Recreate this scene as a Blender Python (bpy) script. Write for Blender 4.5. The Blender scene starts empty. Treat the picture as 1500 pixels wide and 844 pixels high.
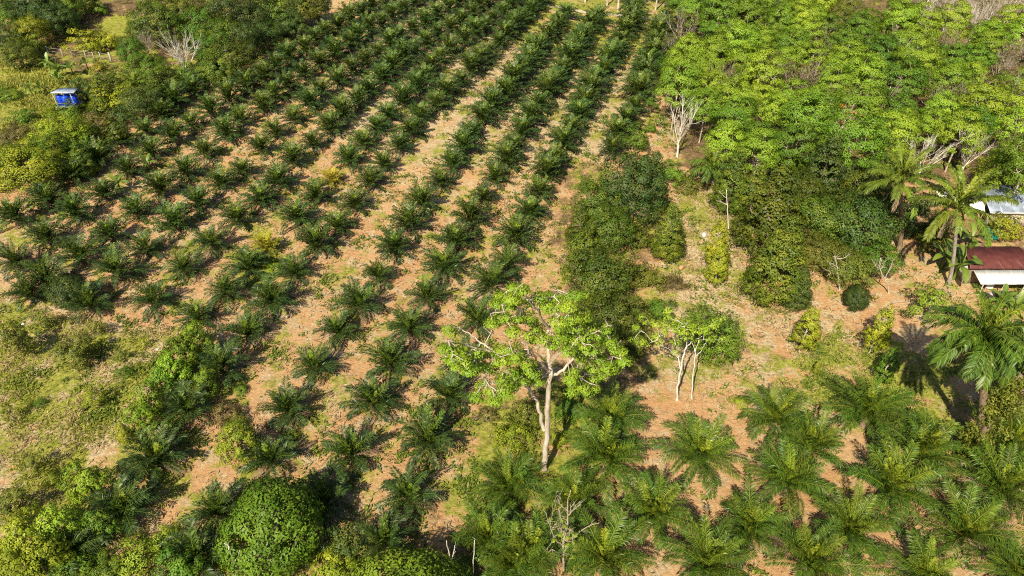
import bpy, math, random
import numpy as np
from mathutils import Vector, Matrix

S = bpy.context.scene
COL = S.collection
R_ = math.radians

# ------------------------------------------------------------------ camera, sky, sun, exposure
CAM_H, PITCH, FOC = 60.0, 38.5, 1000.0          # drone height in metres, degrees below the horizon, focal length in photo pixels
cd = bpy.data.cameras.new('camera')
cam = bpy.data.objects.new('camera', cd)
COL.objects.link(cam)
cam.location = (0, 0, CAM_H)
cam.rotation_euler = (R_(90 - PITCH), 0, 0)
cd.sensor_width = 36.0
cd.lens = 36.0 * FOC / 1500.0
cd.clip_end = 8000
S.camera = cam
SP, CP = math.sin(R_(PITCH)), math.cos(R_(PITCH))


def ray(px, py):
    a, b = (px - 750.0) / FOC, (422.0 - py) / FOC
    return np.array([a, CP + b * SP, -SP + b * CP])


SUN_DIR = ray(1060, 600)
SUN_DIR = SUN_DIR / np.linalg.norm(SUN_DIR)
SUN_EL = math.asin(-SUN_DIR[2])
SUN_AZ = math.atan2(-SUN_DIR[0], -SUN_DIR[1])
w = bpy.data.worlds.new("World")
S.world = w
w.use_nodes = True
nt = w.node_tree
bg = nt.nodes['Background']
sky = nt.nodes.new('ShaderNodeTexSky')
sky.sky_type = 'NISHITA'
sky.sun_disc = False
sky.sun_elevation = SUN_EL
sky.sun_rotation = SUN_AZ
nt.links.new(sky.outputs[0], bg.inputs[0])
bg.inputs[1].default_value = 0.068
sl = bpy.data.lights.new('sun', 'SUN')
sl.energy = 5.0
sl.angle = R_(0.53)
sl.color = (1.0, 0.905, 0.69)
sun = bpy.data.objects.new('sun', sl)
COL.objects.link(sun)
sun.location = (0, -60, 120)
sun.rotation_euler = Vector(SUN_DIR).to_track_quat('-Z', 'Y').to_euler()
S.view_settings.view_transform = 'Standard'
S.view_settings.look = 'None'
S.view_settings.exposure = 0.6
S.view_settings.gamma = 1.0
S.cycles.use_denoising = False
S.cycles.use_adaptive_sampling = False
S.cycles.filter_width = 1.1
S.cycles.max_bounces = 5
S.cycles.diffuse_bounces = 3
S.cycles.glossy_bounces = 1
S.cycles.transmission_bounces = 3
S.cycles.caustics_reflective = False
S.cycles.caustics_refractive = False


# ------------------------------------------------------------------ terrain and pixel-to-ground
def terrain(x, y):
    x = np.asarray(x, float); y = np.asarray(y, float)
    z = 0.35 * np.sin(x / 19 + 1.3) * np.cos(y / 27) + 0.3 * np.sin((x + 1.4 * y) / 23.0)
    hill = np.exp(-(((x + 118) / 26) ** 2 + ((y - 205) / 24) ** 2))
    return z + 4.0 * hill


def G(px, py, z=0.0):
    """ground point (x, y, ground z) whose point z metres above the ground shows at that pixel"""
    d = ray(px, py)
    gz = 0.0
    for _ in range(12):
        t = (CAM_H - gz - z) / -d[2]
        x, y = d[0] * t, d[1] * t
        gz = float(terrain(x, y))
    return np.array([x, y, gz])


def depth(p):
    return p[1] * CP - (p[2] - CAM_H) * SP


def proj(P):
    P = np.asarray(P, float)
    x, y, z = P[..., 0], P[..., 1], P[..., 2] - CAM_H
    dz = y * CP - z * SP
    up = y * SP + z * CP
    return 750 + FOC * x / dz, 422 - FOC * up / dz


def PV(px, py, yw, z0=0):
    """point of the upright plane y = yw seen at that pixel"""
    d = ray(px, py)
    t = yw / d[1]
    return np.array([d[0] * t, yw, CAM_H + d[2] * t])


# ------------------------------------------------------------------ mesh helpers (all faces are quads)
class Geo:
    def __init__(self):
        self.V, self.F, self.T, self.n = [], [], [], 0

    def add(self, V, F, T=0.5):
        V = np.asarray(V, float).reshape(-1, 3)
        F = np.asarray(F, int).reshape(-1, 4)
        self.V.append(V); self.F.append(F + self.n)
        self.T.append(np.full(len(V), T, float) if np.isscalar(T) else np.asarray(T, float))
        self.n += len(V)
        return self

    def data(self):
        return np.concatenate(self.V), np.concatenate(self.F), np.concatenate(self.T)

    def mesh(self, name, mat, smooth=False):
        V, F, T = self.data()
        me = bpy.data.meshes.new(name)
        me.vertices.add(len(V)); me.vertices.foreach_set('co', V.astype(np.float32).ravel())
        me.loops.add(F.size); me.loops.foreach_set('vertex_index', F.astype(np.int32).ravel())
        me.polygons.add(len(F))
        me.polygons.foreach_set('loop_start', np.arange(0, F.size, 4, dtype=np.int32))
        if smooth:
            me.polygons.foreach_set('use_smooth', np.ones(len(F), bool))
        at = me.attributes.new('tint', 'FLOAT', 'POINT')
        at.data.foreach_set('value', T.astype(np.float32))
        me.materials.append(mat)
        me.update(calc_edges=True)
        me.validate()
        return me


def tube(g, pts, rad, k=6, tint=0.5, cap=True):
    pts = np.asarray(pts, float); n = len(pts)
    rad = np.full(n, rad) if np.isscalar(rad) else np.asarray(rad, float)
    tan = np.gradient(pts, axis=0)
    tan /= np.linalg.norm(tan, axis=1)[:, None] + 1e-9
    ref = np.array([0.31, 0.93, 0.2])
    if abs(tan[0] @ ref) > .9: ref = np.array([1.0, 0.1, 0])
    a = np.cross(tan, ref); a /= np.linalg.norm(a, axis=1)[:, None] + 1e-9
    b = np.cross(tan, a)
    th = np.arange(k) * 2 * math.pi / k
    V = pts[:, None, :] + rad[:, None, None] * (np.cos(th)[None, :, None] * a[:, None, :] + np.sin(th)[None, :, None] * b[:, None, :])
    F = []
    for i in range(n - 1):
        for j in range(k):
            j2 = (j + 1) % k
            F.append((i * k + j, i * k + j2, (i + 1) * k + j2, (i + 1) * k + j))
    V = V.reshape(-1, 3)
    if cap and k in (4, 6, 8):
        for base in (0, (n - 1) * k):
            if k == 4: F.append(tuple(base + q for q in range(4)))
            if k == 6: F += [(base, base + 1, base + 2, base + 3), (base, base + 3, base + 4, base + 5)]
            if k == 8: F += [(base, base + 1, base + 2, base + 3), (base, base + 3, base + 4, base + 7), (base + 4, base + 5, base + 6, base + 7)]
    g.add(V, F, tint)


def box(g, lo, hi, tint=0.5):
    x0, y0, z0 = lo; x1, y1, z1 = hi
    V = [(x0, y0, z0), (x1, y0, z0), (x1, y1, z0), (x0, y1, z0), (x0, y0, z1), (x1, y0, z1), (x1, y1, z1), (x0, y1, z1)]
    g.add(V, [(0, 3, 2, 1), (4, 5, 6, 7), (0, 1, 5, 4), (1, 2, 6, 5), (2, 3, 7, 6), (3, 0, 4, 7)], tint)


def norm(v):
    return v / (np.linalg.norm(v, axis=-1, keepdims=True) + 1e-9)


def leaves(g, P, N, size, aspect, tint, rng, fold=0.12):
    n = len(P)
    N = norm(N)
    rnd = rng.normal(size=(n, 3))
    a = norm(np.cross(N, rnd)); b = np.cross(N, a)
    s = (np.asarray(size) * np.ones(n))[:, None]
    V = np.stack([P - a * s * .5, P + b * s * aspect * .5 + N * s * fold, P + a * s * .5 - N * s * .1, P - b * s * aspect * .5 + N * s * fold], 1)
    F = np.arange(n * 4).reshape(n, 4)
    g.add(V.reshape(-1, 3), F, np.repeat(tint, 4))


# ------------------------------------------------------------------ materials
def newmat(name):
    m = bpy.data.materials.new(name); m.use_nodes = True
    return m, m.node_tree.nodes, m.node_tree.links


def leafmat(name, c0, c1, c2, rough=0.5, spec=0.35, trans=0.2, var=0.18):
    """three leaf colours along the 'tint' of each leaf (old, normal, young leaf), a small shift per plant"""
    m, n, l = newmat(name)
    at = n.new('ShaderNodeAttribute'); at.attribute_name = 'tint'
    rp = n.new('ShaderNodeValToRGB')
    e = rp.color_ramp.elements
    e[0].color = (*c0, 1); e[0].position = 0.1
    e[1].color = (*c2, 1); e[1].position = 0.95
    k = e.new(0.5); k.color = (*c1, 1)
    l.new(at.outputs['Fac'], rp.inputs[0])
    oi = n.new('ShaderNodeObjectInfo')
    hs = n.new('ShaderNodeHueSaturation')
    mr = n.new('ShaderNodeMapRange'); mr.inputs[3].default_value = 1 - var; mr.inputs[4].default_value = 1 + var
    l.new(oi.outputs['Random'], mr.inputs[0]); l.new(mr.outputs[0], hs.inputs['Value'])
    wn = n.new('ShaderNodeTexWhiteNoise'); wn.noise_dimensions = '1D'
    l.new(oi.outputs['Random'], wn.inputs['W'])
    mh = n.new('ShaderNodeMapRange'); mh.inputs[3].default_value = 0.485; mh.inputs[4].default_value = 0.515
    l.new(wn.outputs['Value'], mh.inputs[0]); l.new(mh.outputs[0], hs.inputs['Hue'])
    l.new(rp.outputs[0], hs.inputs['Color'])
    pb = n['Principled BSDF']
    pb.inputs['Roughness'].default_value = rough
    pb.inputs['Specular IOR Level'].default_value = spec
    l.new(hs.outputs[0], pb.inputs['Base Color'])
    tr = n.new('ShaderNodeBsdfTranslucent')
    l.new(hs.outputs[0], tr.inputs['Color'])
    mx = n.new('ShaderNodeMixShader'); mx.inputs[0].default_value = trans
    l.new(pb.outputs[0], mx.inputs[1]); l.new(tr.outputs[0], mx.inputs[2])
    l.new(mx.outputs[0], n['Material Output'].inputs[0])
    return m


def barkmat(name, c0, c1, scale=3.0, rough=0.85):
    m, n, l = newmat(name)
    tc = n.new('ShaderNodeTexCoord')
    nz = n.new('ShaderNodeTexNoise'); nz.inputs['Scale'].default_value = scale; nz.inputs['Detail'].default_value = 5
    mp = n.new('ShaderNodeMapping'); mp.inputs['Scale'].default_value = (1, 1, .35)
    l.new(tc.outputs['Object'], mp.inputs[0]); l.new(mp.outputs[0], nz.inputs['Vector'])
    rp = n.new('ShaderNodeValToRGB')
    rp.color_ramp.elements[0].color = (*c0, 1); rp.color_ramp.elements[0].position = .35
    rp.color_ramp.elements[1].color = (*c1, 1); rp.color_ramp.elements[1].position = .65
    l.new(nz.outputs[0], rp.inputs[0])
    pb = n['Principled BSDF']; pb.inputs['Roughness'].default_value = rough
    pb.inputs['Specular IOR Level'].default_value = .2
    l.new(rp.outputs[0], pb.inputs['Base Color'])
    bp = n.new('ShaderNodeBump'); bp.inputs['Strength'].default_value = .5; bp.inputs['Distance'].default_value = .05
    l.new(nz.outputs[0], bp.inputs['Height']); l.new(bp.outputs[0], pb.inputs['Normal'])
    return m


M = {}
M['rubber'] = leafmat('rubber_leaf', (.085, .170, .014), (.150, .262, .020), (.25, .35, .034), spec=.22, var=.22)
M['lime'] = leafmat('lime_leaf', (.145, .245, .016), (.232, .350, .024), (.35, .44, .04), spec=.22, var=.2)
M['green'] = leafmat('mid_green_leaf', (.060, .135, .012), (.105, .20, .016), (.18, .26, .022), spec=.25)
M['olive'] = leafmat('olive_leaf', (.085, .115, .018), (.15, .18, .022), (.24, .25, .03), spec=.25)
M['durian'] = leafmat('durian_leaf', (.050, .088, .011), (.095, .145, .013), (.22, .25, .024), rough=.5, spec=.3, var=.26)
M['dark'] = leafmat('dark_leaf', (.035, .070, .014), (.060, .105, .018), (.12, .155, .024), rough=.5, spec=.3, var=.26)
M['bright'] = leafmat('bright_leaf', (.065, .150, .012), (.122, .235, .016), (.20, .32, .026), rough=.5, spec=.25)
M['yellow'] = leafmat('yellow_green_leaf', (.15, .20, .012), (.25, .30, .018), (.40, .40, .03), spec=.25)
M['brown'] = leafmat('brown_olive_leaf', (.10, .075, .03), (.16, .125, .04), (.22, .18, .05))
M['orange'] = leafmat('orange_leaf', (.40, .17, .02), (.58, .28, .03), (.70, .42, .05))
M['palm_dark'] = leafmat('field_palm_leaf', (.022, .046, .012), (.042, .080, .018), (.22, .30, .026), rough=.45, spec=.38, trans=.18)
M['palm'] = leafmat('yard_palm_leaf', (.032, .072, .009), (.074, .138, .012), (.32, .37, .028), rough=.42, spec=.38, trans=.18)
M['palm_yellow'] = leafmat('yellowing_palm_leaf', (.14, .17, .02), (.38, .34, .03), (.62, .50, .04))
M['coconut'] = leafmat('coconut_leaf', (.06, .10, .012), (.125, .185, .018), (.28, .31, .03), rough=.45, spec=.35)
M['banana'] = leafmat('banana_leaf', (.07, .15, .02), (.14, .24, .03), (.25, .30, .05), rough=.4, spec=.45, trans=.35)
M['straw'] = leafmat('straw_blade', (.24, .165, .085), (.38, .275, .145), (.50, .39, .22), rough=.9, spec=.1)
M['deadfrond'] = leafmat('dead_frond', (.19, .125, .075), (.30, .21, .13), (.42, .32, .22), rough=.8, spec=.1)
M['grass'] = leafmat('grass_blade', (.16, .20, .022), (.28, .30, .035), (.44, .41, .09), rough=.7, spec=.15, trans=.4)
M['hillgrass'] = leafmat('hill_grass_blade', (.22, .25, .035), (.36, .37, .06), (.52, .48, .14), rough=.7, spec=.15, trans=.4)
M['weed'] = leafmat('weed_leaf', (.065, .11, .016), (.115, .165, .020), (.21, .25, .033), rough=.6, spec=.2)
M['bark'] = barkmat('brown_bark', (.10, .075, .05), (.22, .17, .12))
M['pale'] = barkmat('pale_bark', (.36, .29, .22), (.58, .50, .41))
M['white'] = barkmat('white_bark', (.50, .45, .37), (.72, .67, .58))
M['twig'] = barkmat('grey_twig', (.27, .22, .16), (.44, .38, .30))
M['palmtrunk'] = barkmat('palm_trunk', (.13, .09, .06), (.26, .19, .12), 6)
M['cocotrunk'] = barkmat('coconut_trunk', (.20, .17, .14), (.36, .32, .27), 5)


def flatmat(name, col, rough=.6, metal=0.0, spec=.4, var=.12, scale=2.0):
    m, n, l = newmat(name)
    tc = n.new('ShaderNodeTexCoord')
    nz = n.new('ShaderNodeTexNoise'); nz.inputs['Scale'].default_value = scale; nz.inputs['Detail'].default_value = 6
    l.new(tc.outputs['Object'], nz.inputs['Vector'])
    mr = n.new('ShaderNodeMapRange'); mr.inputs[1].default_value = .3; mr.inputs[2].default_value = .7
    mr.inputs[3].default_value = 1 - var; mr.inputs[4].default_value = 1 + var
    l.new(nz.outputs[0], mr.inputs[0])
    hs = n.new('ShaderNodeHueSaturation'); hs.inputs['Color'].default_value = (*col, 1)
    l.new(mr.outputs[0], hs.inputs['Value'])
    pb = n['Principled BSDF']; l.new(hs.outputs[0], pb.inputs['Base Color'])
    pb.inputs['Roughness'].default_value = rough; pb.inputs['Metallic'].default_value = metal
    pb.inputs['Specular IOR Level'].default_value = spec
    return m


M['maroon'] = flatmat('maroon_roof_sheet', (.115, .032, .026), .5, var=.3, scale=1.2)
M['whiteroof'] = flatmat('white_roof_sheet', (.78, .77, .74), .5, var=.06)
M['zinc'] = flatmat('grey_metal_roof', (.36, .41, .50), .4, .3, var=.35, scale=.8)
M['bluetank'] = flatmat('blue_plastic', (.014, .07, .62), .35, var=.1)
M['concrete'] = flatmat('pale_concrete', (.50, .42, .34), .9, var=.2)
M['wood'] = flatmat('weathered_wood', (.22, .15, .10), .9, var=.3)
M['paintedpost'] = flatmat('white_painted_post', (.42, .39, .34), .8, var=.1)
M['tarp'] = flatmat('green_tarp', (.02, .20, .15), .5, var=.3)
M['brick'] = flatmat('orange_brick_wall', (.42, .22, .13), .9, var=.25)
M['whiteplastic'] = flatmat('white_plastic', (.80, .79, .76), .5, var=.05)
M['tan'] = flatmat('tan_cloth', (.55, .28, .14), .9, var=.2)
M['pathdirt'] = flatmat('pale_path_dirt', (.52, .44, .31), .95, var=.15, scale=.5)


# ------------------------------------------------------------------ objects
def tag(o, label=None, cat=None, group=None, kind=None):
    if label: o['label'] = label
    if cat: o['category'] = cat
    if group: o['group'] = group
    if kind: o['kind'] = kind
    return o


def thing(name, label, cat, loc, rz=0.0, group=None, scale=(1, 1, 1)):
    o = bpy.data.objects.new(name, None)
    o.empty_display_size = .3
    COL.objects.link(o)
    o.location = Vector(loc); o.rotation_euler = (0, 0, rz); o.scale = scale
    return tag(o, label, cat, group)


def part(name, me, parent=None, loc=(0, 0, 0), rot=(0, 0, 0), scale=(1, 1, 1), mat=None, kind=None):
    o = bpy.data.objects.new(name, me)
    COL.objects.link(o)
    o.parent = parent
    o.location = loc; o.rotation_euler = rot; o.scale = scale
    if mat is not None:
        o.material_slots[0].link = 'OBJECT'
        o.material_slots[0].material = mat
    if kind: o['kind'] = kind
    return o


ORD = ['zeroth', 'first', 'second', 'third', 'fourth', 'fifth', 'sixth', 'seventh', 'eighth', 'ninth', 'tenth', 'eleventh', 'twelfth',
       'thirteenth', 'fourteenth', 'fifteenth', 'sixteenth', 'seventeenth', 'eighteenth', 'nineteenth']
ORD += ['twentieth'] + ['twenty-' + o for o in ORD[1:10]] + ['thirtieth'] + ['thirty-' + o for o in ORD[1:10]] + ['fortieth'] + ['forty-' + o for o in ORD[1:10]]


def in_poly(x, y, poly):
    x = np.asarray(x); y = np.asarray(y)
    r = np.zeros(x.shape, bool)
    n = len(poly)
    for i in range(n):
        x0, y0 = poly[i]; x1, y1 = poly[(i + 1) % n]
        c = ((y0 > y) != (y1 > y)) & (x < (x1 - x0) * (y - y0) / ((y1 - y0) or 1e-9) + x0)
        r ^= c
    return r


# ------------------------------------------------------------------ the ground, one sheet to the horizon
GX = np.arange(-175, 176, 1.0); GY = np.arange(18, 270, 1.0)
GROVE = [(985, -60), (996, 60), (985, 120), (992, 175), (1025, 228), (1100, 240), (1190, 236), (1260, 245), (1340, 215), (1400, 212), (1450, 255), (1540, 290), (1540, 36), (1385, 42), (1330, 28), (1250, 2), (1200, -60)]
ZONES = [  # polygon in the photograph, grass, straw, litter
    ([(-300, -200), (2000, -200), (2000, 1100), (-300, 1100)], .33, .40, .16),
    ([(480, 200), (640, 240), (900, 250), (990, 20), (800, -60), (560, -60)], .36, .62, .1),
    ([(780, -60), (990, -60), (990, 120), (930, 95), (760, 62)], .66, .50, .1),
    ([(-80, 430), (60, 448), (130, 470), (215, 482), (262, 500), (230, 560), (195, 640), (150, 700), (100, 760), (-80, 820)], .58, .66, .08),
    ([(-80, 90), (60, 95), (110, 110), (150, 120), (175, 170), (140, 230), (60, 260), (-80, 265)], .82, .35, .1),
    ([(-80, -60), (470, -60), (450, 40), (330, 120), (200, 170), (150, 120), (60, 95), (-80, 95)], .45, .2, .8),
    ([(90, 30), (130, 5), (200, -30), (225, 20), (190, 55), (110, 60)], .25, .4, .85),
    ([(140, 40), (175, 20), (198, 28), (190, 58), (150, 54)], .95, .4, .0),
    ([(340, 380), (372, 362), (415, 372), (410, 420), (360, 415)], .9, .2, .1),
    ([(985, -60), (2000, -60), (2000, 260), (1250, 275), (1100, 262), (1000, 245), (985, 150)], .30, .2, .85),
    ([(925, 300), (1080, 270), (1110, 430), (1185, 500), (1000, 565), (915, 540), (930, 400)], .42, .70, .18),
    ([(1185, 440), (1340, 380), (1420, 420), (1400, 470), (1330, 500), (1185, 500)], .20, .46, .14),
    ([(1080, 440), (1180, 470), (1170, 560), (1090, 590), (1080, 500)], .26, .56, .25),
    ([(1150, 500), (1230, 490), (1330, 520), (1420, 520), (1420, 640), (1290, 650), (1190, 560)], .70, .35, .1),
    ([(900, 560), (1100, 585), (1290, 660), (1540, 680), (1540, 900), (890, 900), (900, 700)], .14, .34, .06),
    ([(690, 590), (900, 540), (910, 690), (880, 900), (690, 900)], .62, .25, .5),
    ([(180, 640), (290, 545), (330, 560), (260, 700), (180, 790), (100, 850), (-80, 850), (-80, 780), (100, 760)], .62, .25, .2),
    ([(1330, 250), (1540, 260), (1540, 370), (1410, 400), (1330, 360)], .3, .3, .5),
    ([(820, 235), (985, 235), (960, 560), (840, 560), (820, 400)], .4, .3, .55),
]
XX, YY = np.meshgrid(GX, GY)
PX, PY = proj(np.stack([XX, YY, terrain(XX, YY)], -1))
MASK = np.zeros(XX.shape + (3,))
for poly, *vals in ZONES:
    MASK[in_poly(PX, PY, poly)] = vals


def blur(a, n):
    for ax in (0, 1):
        p = np.pad(a, [(n, n) if i == ax else (0, 0) for i in range(a.ndim)], mode='edge')
        c = np.cumsum(p, axis=ax)
        sl0 = [slice(None)] * a.ndim; sl1 = list(sl0)
        sl0[ax] = slice(2 * n, None); sl1[ax] = slice(0, -2 * n)
        a = (c[tuple(sl0)] - c[tuple(sl1)]) / (2 * n)
    return a


MASK = blur(MASK, 2)


def build_ground():
    ex = np.array([300, 600, 1500, 4000.])
    gx = np.concatenate([-ex[::-1], GX, ex]); gy = np.concatenate([[-4000, -1500, -400, -60], GY, [300, 500, 1000, 2500, 6000]])
    X, Y = np.meshgrid(gx, gy)
    rng = np.random.default_rng(5)
    bump = np.zeros(X.shape)
    bump[4:4 + len(GY), 4:4 + len(GX)] = rng.normal(scale=.06, size=(len(GY), len(GX)))
    far = np.clip((np.maximum(np.abs(X) - 180, np.maximum(np.abs(Y - 140) - 140, 0)) / 200), 0, 1)
    Z = terrain(X, Y) * (1 - far) + bump - .02
    V = np.stack([X, Y, Z], -1).reshape(-1, 3)
    nx, ny = len(gx), len(gy)
    i = np.arange(ny - 1)[:, None] * nx + np.arange(nx - 1)[None, :]
    F = np.stack([i, i + 1, i + nx + 1, i + nx], -1).reshape(-1, 4)
    g = Geo(); g.add(V, F)
    m, n, l = newmat('orange_soil_ground')
    me = g.mesh('ground', m, smooth=True)
    full = np.zeros((ny, nx, 3)); full[...] = (.4, .3, .4)
    full[4:4 + len(GY), 4:4 + len(GX)] = MASK
    for k, nm in enumerate(('grass', 'straw', 'litter')):
        a = me.attributes.new(nm, 'FLOAT', 'POINT'); a.data.foreach_set('value', full[..., k].astype(np.float32).ravel())
    tc = n.new('ShaderNodeTexCoord')

    def noise(scale, detail=6, rough=.6, off=0):
        mp = n.new('ShaderNodeMapping'); mp.inputs['Location'].default_value = (off, off * .7, off * .3)
        l.new(tc.outputs['Object'], mp.inputs[0])
        z = n.new('ShaderNodeTexNoise'); z.inputs['Scale'].default_value = scale
        z.inputs['Detail'].default_value = detail; z.inputs['Roughness'].default_value = rough
        l.new(mp.outputs[0], z.inputs['Vector'])
        return z.outputs[0]

    def ramp(src, stops):
        r = n.new('ShaderNodeValToRGB')
        e = r.color_ramp.elements
        e[0].position, e[0].color = stops[0][0], (*stops[0][1], 1)
        e[1].position, e[1].color = stops[-1][0], (*stops[-1][1], 1)
        for p, c in stops[1:-1]:
            k = e.new(p); k.color = (*c, 1)
        l.new(src, r.inputs[0])
        return r.outputs[0]

    def mix(fac, a, b):
        x = n.new('ShaderNodeMix'); x.data_type = 'RGBA'
        l.new(fac, x.inputs[0]); l.new(a, x.inputs[6]); l.new(b, x.inputs[7])
        return x.outputs[2]

    def mask(attr, nz, gain, width=.16):
        a = n.new('ShaderNodeAttribute'); a.attribute_name = attr
        s = n.new('ShaderNodeMath'); s.operation = 'SUBTRACT'; l.new(nz, s.inputs[0]); s.inputs[1].default_value = .5
        k = n.new('ShaderNodeMath'); k.operation = 'MULTIPLY_ADD'; l.new(s.outputs[0], k.inputs[0]); k.inputs[1].default_value = gain
        l.new(a.outputs['Fac'], k.inputs[2])
        r = n.new('ShaderNodeMapRange'); r.interpolation_type = 'SMOOTHSTEP'
        r.inputs[1].default_value = .5 - width; r.inputs[2].default_value = .5 + width
        l.new(k.outputs[0], r.inputs[0])
        return r.outputs[0]

    soil = ramp(noise(.09, 8, .65), [(.34, (.48, .24, .102)), (.5, (.53, .305, .145)), (.66, (.57, .40, .22))])
    fine = ramp(noise(2.2, 6, .7, 9), [(.32, (.26, .15, .075)), (.46, (.50, .29, .14)), (.72, (.61, .42, .235))])
    half = n.new('ShaderNodeValue'); half.outputs[0].default_value = .5
    c = mix(half.outputs[0], soil, fine)
    straw = ramp(noise(3.1, 7, .7, 21), [(.34, (.27, .19, .115)), (.5, (.50, .38, .225)), (.66, (.64, .52, .33))])
    c = mix(mask('straw', noise(.55, 7, .68, 33), 2.2), c, straw)
    lit = ramp(noise(1.6, 7, .7, 41), [(.3, (.08, .05, .03)), (.5, (.19, .12, .065)), (.7, (.28, .19, .10))])
    c = mix(mask('litter', noise(.3, 8, .7, 53), 2.4), c, lit)
    grass = ramp(noise(1.9, 7, .7, 61), [(.34, (.14, .16, .022)), (.5, (.27, .28, .042)), (.66, (.42, .39, .10))])
    c = mix(mask('grass', noise(.24, 9, .72, 73), 3.0), c, grass)
    pb = n['Principled BSDF']; pb.inputs['Roughness'].default_value = .95; pb.inputs['Specular IOR Level'].default_value = .1
    l.new(c, pb.inputs['Base Color'])
    bp = n.new('ShaderNodeBump'); bp.inputs['Strength'].default_value = 1.0; bp.inputs['Distance'].default_value = .35
    l.new(noise(1.3, 9, .75, 80), bp.inputs['Height']); l.new(bp.outputs[0], pb.inputs['Normal'])
    o = part('ground', me); tag(o, 'orange soil hillside with patches of straw and grass', 'ground', kind='structure')


build_ground()


def build_path():
    px = [(770, -2), (800, 7), (822, 12), (850, 17), (866, 19), (890, 21), (910, 23), (935, 26), (962, 29), (985, 31)]
    P = np.array([G(*p) for p in px])
    t = norm(np.gradient(P, axis=0)); s = np.stack([-t[:, 1], t[:, 0], 0 * t[:, 0]], 1)
    wd = np.array([.8, 1.0, .7, 1.1, .9, .7, .9, 1.1, 1.0, .8])[:, None]
    V = np.concatenate([P + s * wd, P - s * wd]); V[:, 2] = terrain(V[:, 0], V[:, 1]) + .07
    n = len(P); F = [(i, i + 1, n + i + 1, n + i) for i in range(n - 1)]
    g = Geo(); g.add(V, F)
    tag(part('dirt_path', g.mesh('dirt_path', M['pathdirt'])), 'pale dirt track crossing the far ends of the palm rows', 'path', kind='structure')


build_path()


# ------------------------------------------------------------------ ground cover (stuff)
def scatter(weight, n, rng, poly=None):
    wgt = weight.copy()
    dz = YY * CP + CAM_H * SP
    vis = (PX > -40) & (PX < 1540) & (PY > -20) & (PY < 880)
    wgt = np.where(vis, wgt, 0) / dz ** 0.7
    if poly is not None: wgt = np.where(in_poly(PX, PY, poly), wgt, 0)
    # clump the growth: a coarse random field decides where it thrives
    cl = blur(rng.random(wgt.shape)[..., None], 2)[..., 0]
    cl = (cl - cl.min()) / (cl.max() - cl.min())
    wgt = wgt * np.clip((cl - .38) * 3.2, 0.05, 1) ** 2.2
    p = (wgt / wgt.sum()).ravel()
    idx = rng.choice(p.size, n, p=p)
    x = XX.ravel()[idx] + rng.uniform(-.6, .6, n); y = YY.ravel()[idx] + rng.uniform(-.6, .6, n)
    return np.stack([x, y, terrain(x, y)], 1)


def blades(name, P, per, h, wd, spread, lean, mat, rng, label, cat):
    n = len(P) * per
    B = np.repeat(P, per, 0) + np.concatenate([rng.normal(scale=spread, size=(n, 2)), np.zeros((n, 1))], 1)
    hh = h * rng.uniform(.5, 1.3, n)[:, None]
    az = rng.uniform(0, 2 * math.pi, n); ln = rng.uniform(.2, 1, n) * lean
    d = np.stack([np.cos(az) * np.sin(ln), np.sin(az) * np.sin(ln), np.cos(ln)], 1)
    s = np.stack([-np.sin(az), np.cos(az), 0 * az], 1) * (wd * rng.uniform(.6, 1.4, n))[:, None]
    mid = B + d * hh * .55
    tip = B + d * hh - np.array([0, 0, 1]) * hh * .12 * np.sin(ln)[:, None] + np.stack([np.cos(az), np.sin(az), 0 * az], 1) * hh * .2
    V = np.stack([B, mid + s, tip, mid - s], 1).reshape(-1, 3)
    T = np.repeat(np.clip(np.repeat(rng.uniform(.15, .85, len(P)), per) + rng.normal(scale=.15, size=n), 0, 1), 4)
    g = Geo(); g.add(V, np.arange(n * 4).reshape(n, 4), T)
    tag(part(name, g.mesh(name, mat)), label, cat, kind='stuff')


def cover():
    rng = np.random.default_rng(11)
    gm, sm = MASK[..., 0], MASK[..., 1]
    P = scatter(gm ** 2 * (gm < .58) + .03, 8500, rng)
    blades('weed_cover', P, 13, .46, .085, .32, 1.2, M['weed'], rng, 'low green weeds scattered over the orange soil between palms', 'weeds')
    P = scatter(gm ** 2, 1500, rng, ZONES[13][0])
    blades('yard_grass', P, 6, .30, .05, .28, 1.2, M['weed'], rng, 'green grass patch beside the young cone trees in the yard', 'grass')
    P = scatter(gm ** 2, 1700, rng, ZONES[3][0])
    blades('meadow_grass', P, 5, .36, .05, .30, 1.2, M['grass'], rng, 'tall yellow green grass on the meadow at lower left', 'grass')
    P = scatter(gm ** 2, 9000, rng, ZONES[4][0])
    blades('hill_grass', P, 6, .8, .10, .5, 1.1, M['hillgrass'], rng, 'pale yellow green grass over the slope around the tank shelter', 'grass')
    P = scatter(sm ** 1.5, 22000, rng)
    blades('dry_straw', P, 4, .5, .055, .35, 1.5, M['straw'], rng, 'dry straw and dead fronds littering the alleys between palm rows', 'straw')


cover()


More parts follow.
